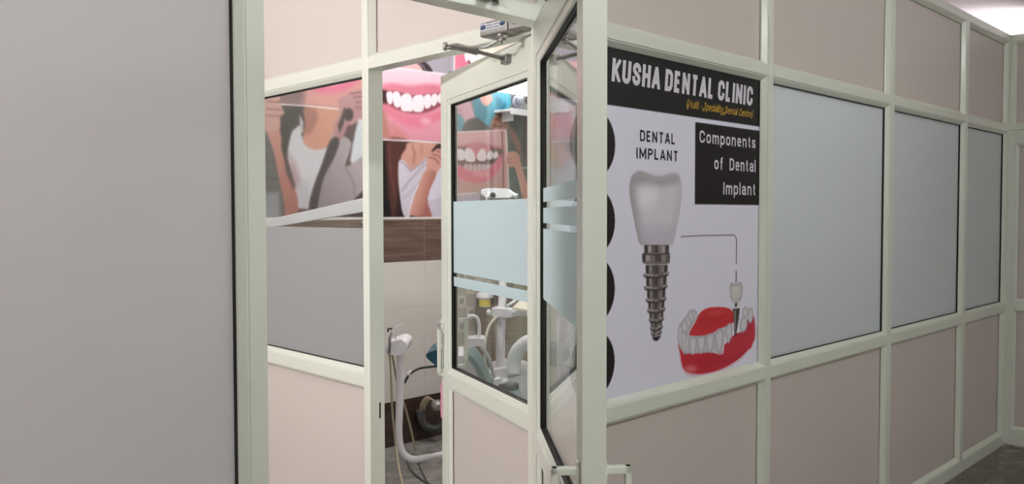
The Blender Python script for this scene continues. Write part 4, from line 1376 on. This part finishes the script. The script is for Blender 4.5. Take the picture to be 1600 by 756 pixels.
# -- checked decor tiles, cabinet, curtain, cup further back
for i in range(5):
    for j in range(7):
        xa, za = 2.02 + i * 0.088, 0.52 + j * 0.088
        if (i + j) % 2 == 0:
            o = box('mosaic_tile', (xa + .001, YB - 0.0125, za + .001), (xa + 0.087, YB - 0.0078, za + 0.087), CHK[0], WB)
            q = box('mosaic_core', (xa + .024, YB - 0.0135, za + .024), (xa + 0.064, YB - 0.012, za + 0.064), CHK[2], None)
            q.parent = o
        else:
            box('mosaic_tile', (xa + .001, YB - 0.0125, za + .001), (xa + 0.087, YB - 0.0078, za + 0.087), CHK[1], WB)

cx0, cx1 = at_y(744, 520, 2.79)[0], at_y(806, 520, 2.62)[0]
CB = thing('cabinet', 'brown wooden cabinet against the tiled wall behind the pole', 'cabinet', loc=((cx0 + cx1) / 2, 2.70, 0))
zt = float(at_y(757.5, 480, 2.66)[2])
keep(box('carcass', (cx0, 2.62, 0.08), (cx1, 2.79, zt - 0.02), WOODC, None, 0.002), CB)
keep(box('top', (cx0 - 0.005, 2.605, zt - 0.02), (cx1 + 0.01, 2.79, zt), WOODC, None, 0.003), CB)
keep(box('back_board', (cx0, 2.76, zt), (cx1, 2.79, zt + 0.10), mat('cabinet_dark', (84, 74, 68), rough=0.5), None, 0.002), CB)
keep(box('plinth', (cx0 + 0.01, 2.65, 0), (cx1 - 0.01, 2.78, 0.08), DARK), CB)
xm = (cx0 + cx1) / 2
for a, b in ((cx0 + 0.004, xm - 0.002), (xm + 0.002, cx1 - 0.004)):
    for z0, z1 in ((0.085, 0.60), (0.605, zt - 0.025)):
        d = keep(box('door', (a, 2.604, z0), (b, 2.62, z1), WOODC, None, 0.002), CB)
        kx = b - 0.03 if b < xm else a + 0.03
        k_ = box('knob', (kx - 0.006, 2.585, z1 - 0.07), (kx + 0.006, 2.604, z1 - 0.03), CHROME, None, 0.002)
        k_.parent = d
        k_.matrix_parent_inverse = (Matrix.Translation(Vector(CB.location)) @ d.matrix_parent_inverse).inverted()
cp = at_y(757.5, 480, 2.68)
CU = thing('specimen_cup', 'small white cup with a yellow label on the wooden cabinet', 'cup', loc=(float(cp[0]), 2.68, zt))
lathe('cup_body', [(0.036, 0), (0.040, 0.004), (0.040, 0.05), (0.040, 0.062), (0.034, 0.064)], (0, 0, 0), WHITE, CU)
lathe('label_band', [(0.0405, 0.008), (0.0408, 0.009), (0.0408, 0.052), (0.0405, 0.053)], (0, 0, 0), YEL, CU)
lathe('lid', [(0.03, 0.062), (0.058, 0.063), (0.060, 0.068), (0.060, 0.096), (0.056, 0.100), (0.0, 0.100)], (0, 0, 0), WHITE, CU)

# curtain: pleated cloth on a rod
kx0, kx1 = at_y(806, 520, 2.63)[0] + 0.03, 3.9
bm = bmesh.new()
rows = []
N = 90
for z in (0.05, 0.6, 1.15):
    row = []
    for i in range(N + 1):
        t = i / N
        row.append((kx0 + (kx1 - kx0) * t, 2.68 + 0.028 * math.sin(t * 60 + z * 0.8) + 0.012 * math.sin(t * 23 + z), z))
    rows.append(row)
vs = [[bm.verts.new(p) for p in r] for r in rows]
vb_ = [[bm.verts.new((p[0], p[1] + 0.003, p[2])) for p in r] for r in rows]
for j in range(2):
    for i in range(N):
        bm.faces.new((vs[j][i], vs[j][i + 1], vs[j + 1][i + 1], vs[j + 1][i]))
        bm.faces.new((vb_[j][i + 1], vb_[j][i], vb_[j + 1][i], vb_[j + 1][i + 1]))
CT = thing('curtain', 'khaki pleated half-height curtain to the right of the wooden cabinet', 'curtain', loc=((kx0 + kx1) / 2, 2.63, 0))
keep(finish(bm, 'cloth', CURT, smooth=True), CT)
keep(tube('rod', [(kx0 - 0.02, 2.68, 1.16), (kx1, 2.68, 1.16)], 0.010, CHROME, None, 10), CT)
for xx in (kx0 + 0.02, kx1 - 0.03):
    keep(box('rod_bracket', (xx, 2.67, 1.15), (xx + 0.015, YB - 0.008, 1.17), CHROME, None, 0.002), CT)

# wall batten light, camera dome and shelf at the top right of the mural
la, lb_ = at_y(772, 148, 2.66), at_y(850, 150, 2.66)
TL = thing('tube_light', 'glaring white tube light high on the mural wall', 'wall lamp', loc=(2.6, 2.79, 2.5))
zl = 2.48
keep(box('batten', (2.23, 2.77, zl - 0.05), (3.45, YB - 0.0105, zl + 0.05), WHITE, None, 0.004), TL)
keep(box('glowing_diffuser', (2.24, 2.70, zl - 0.07), (3.43, 2.77, zl + 0.07), mat_emit('tube_glow', (255, 252, 248), 9.0), None, 0.02), TL)
for xx in (2.23, 3.44):
    keep(box('end_cap', (xx - 0.010, 2.698, zl - 0.073), (xx + 0.010, 2.772, zl + 0.073), WHITE, None, 0.004), TL)
cd = at_y(812, 158, 2.77)
DM = thing('security_camera', 'small grey camera under the glaring tube light', 'camera', loc=(float(cd[0]), 2.80, float(cd[2])))
keep(lathe('camera_base', [(0.05, 0), (0.05, 0.02), (0.045, 0.024)], (cd[0], YB - 0.0105, cd[2]), GREYI, None, axis=(0, -1, 0), seg=20), DM)
keep(tube('camera_body', [(cd[0], 2.79, cd[2]), (cd[0] - 0.02, 2.72, cd[2] - 0.005), (cd[0] - 0.05, 2.64, cd[2] - 0.012)], [0.030, 0.034, 0.034], GREYI, None, 16), DM)
keep(lathe('lens', [(0.026, 0), (0.026, 0.008), (0.018, 0.010)], (cd[0] - 0.05, 2.64, cd[2] - 0.012), DARK, None, axis=(-0.35, -1, -0.08), seg=16), DM)
sa, sb2 = at_y(794, 171, 2.66), at_y(840, 171, 2.66)
SH = thing('wall_shelf', 'thin white shelf below the small grey camera', 'shelf', loc=(float(sa[0]) + 0.3, 2.8, float(sa[2])))
keep(box('board', (sa[0], 2.64, sa[2] - 0.012), (sa[0] + 0.75, YB - 0.0105, sa[2] + 0.006), WHITE, None, 0.003), SH)
keep(box('front_lip', (sa[0], 2.632, sa[2] - 0.035), (sa[0] + 0.75, 2.64, sa[2] + 0.010), WHITE, None, 0.002), SH)
for xx in (0.08, 0.62):
    keep(box('shelf_bracket', (sa[0] + xx, 2.70, sa[2] - 0.07), (sa[0] + xx + 0.015, YB - 0.0105, sa[2] - 0.012), WHITE, None, 0.002), SH)

# ------------------------------------------------------------------ added tube lamps, hung out of view for their light
for c, w, colr, lb in ADDED_LAMPS:
    CL = thing('added_light', lb, 'ceiling light', loc=c, rotz=math.pi / 2 if c[2] < 2.5 else 0)
    box('batten', (-0.61, -0.03, 0.035), (0.61, 0.03, 0.075), WHITE, CL, 0.004)
    glow = w / (math.pi * 2 * math.pi * 0.03 * 1.16)
    tube('glowing_tube', [(-0.58, 0, 0), (0.58, 0, 0)], 0.03, mat_emit('lamp_glow', tuple(255 * v for v in colr), glow), CL, 16)
    for sx in (-1, 1):
        box('tube_cap', (sx * 0.58 - 0.015, -0.025, -0.03), (sx * 0.58 + 0.015, 0.025, 0.036), WHITE, CL, 0.003)
        tube('hanging_wire', [(sx * 0.45, 0, 0.075), (sx * 0.45, 0, H_ROOM - c[2])], 0.003, CHROME, CL, 8)
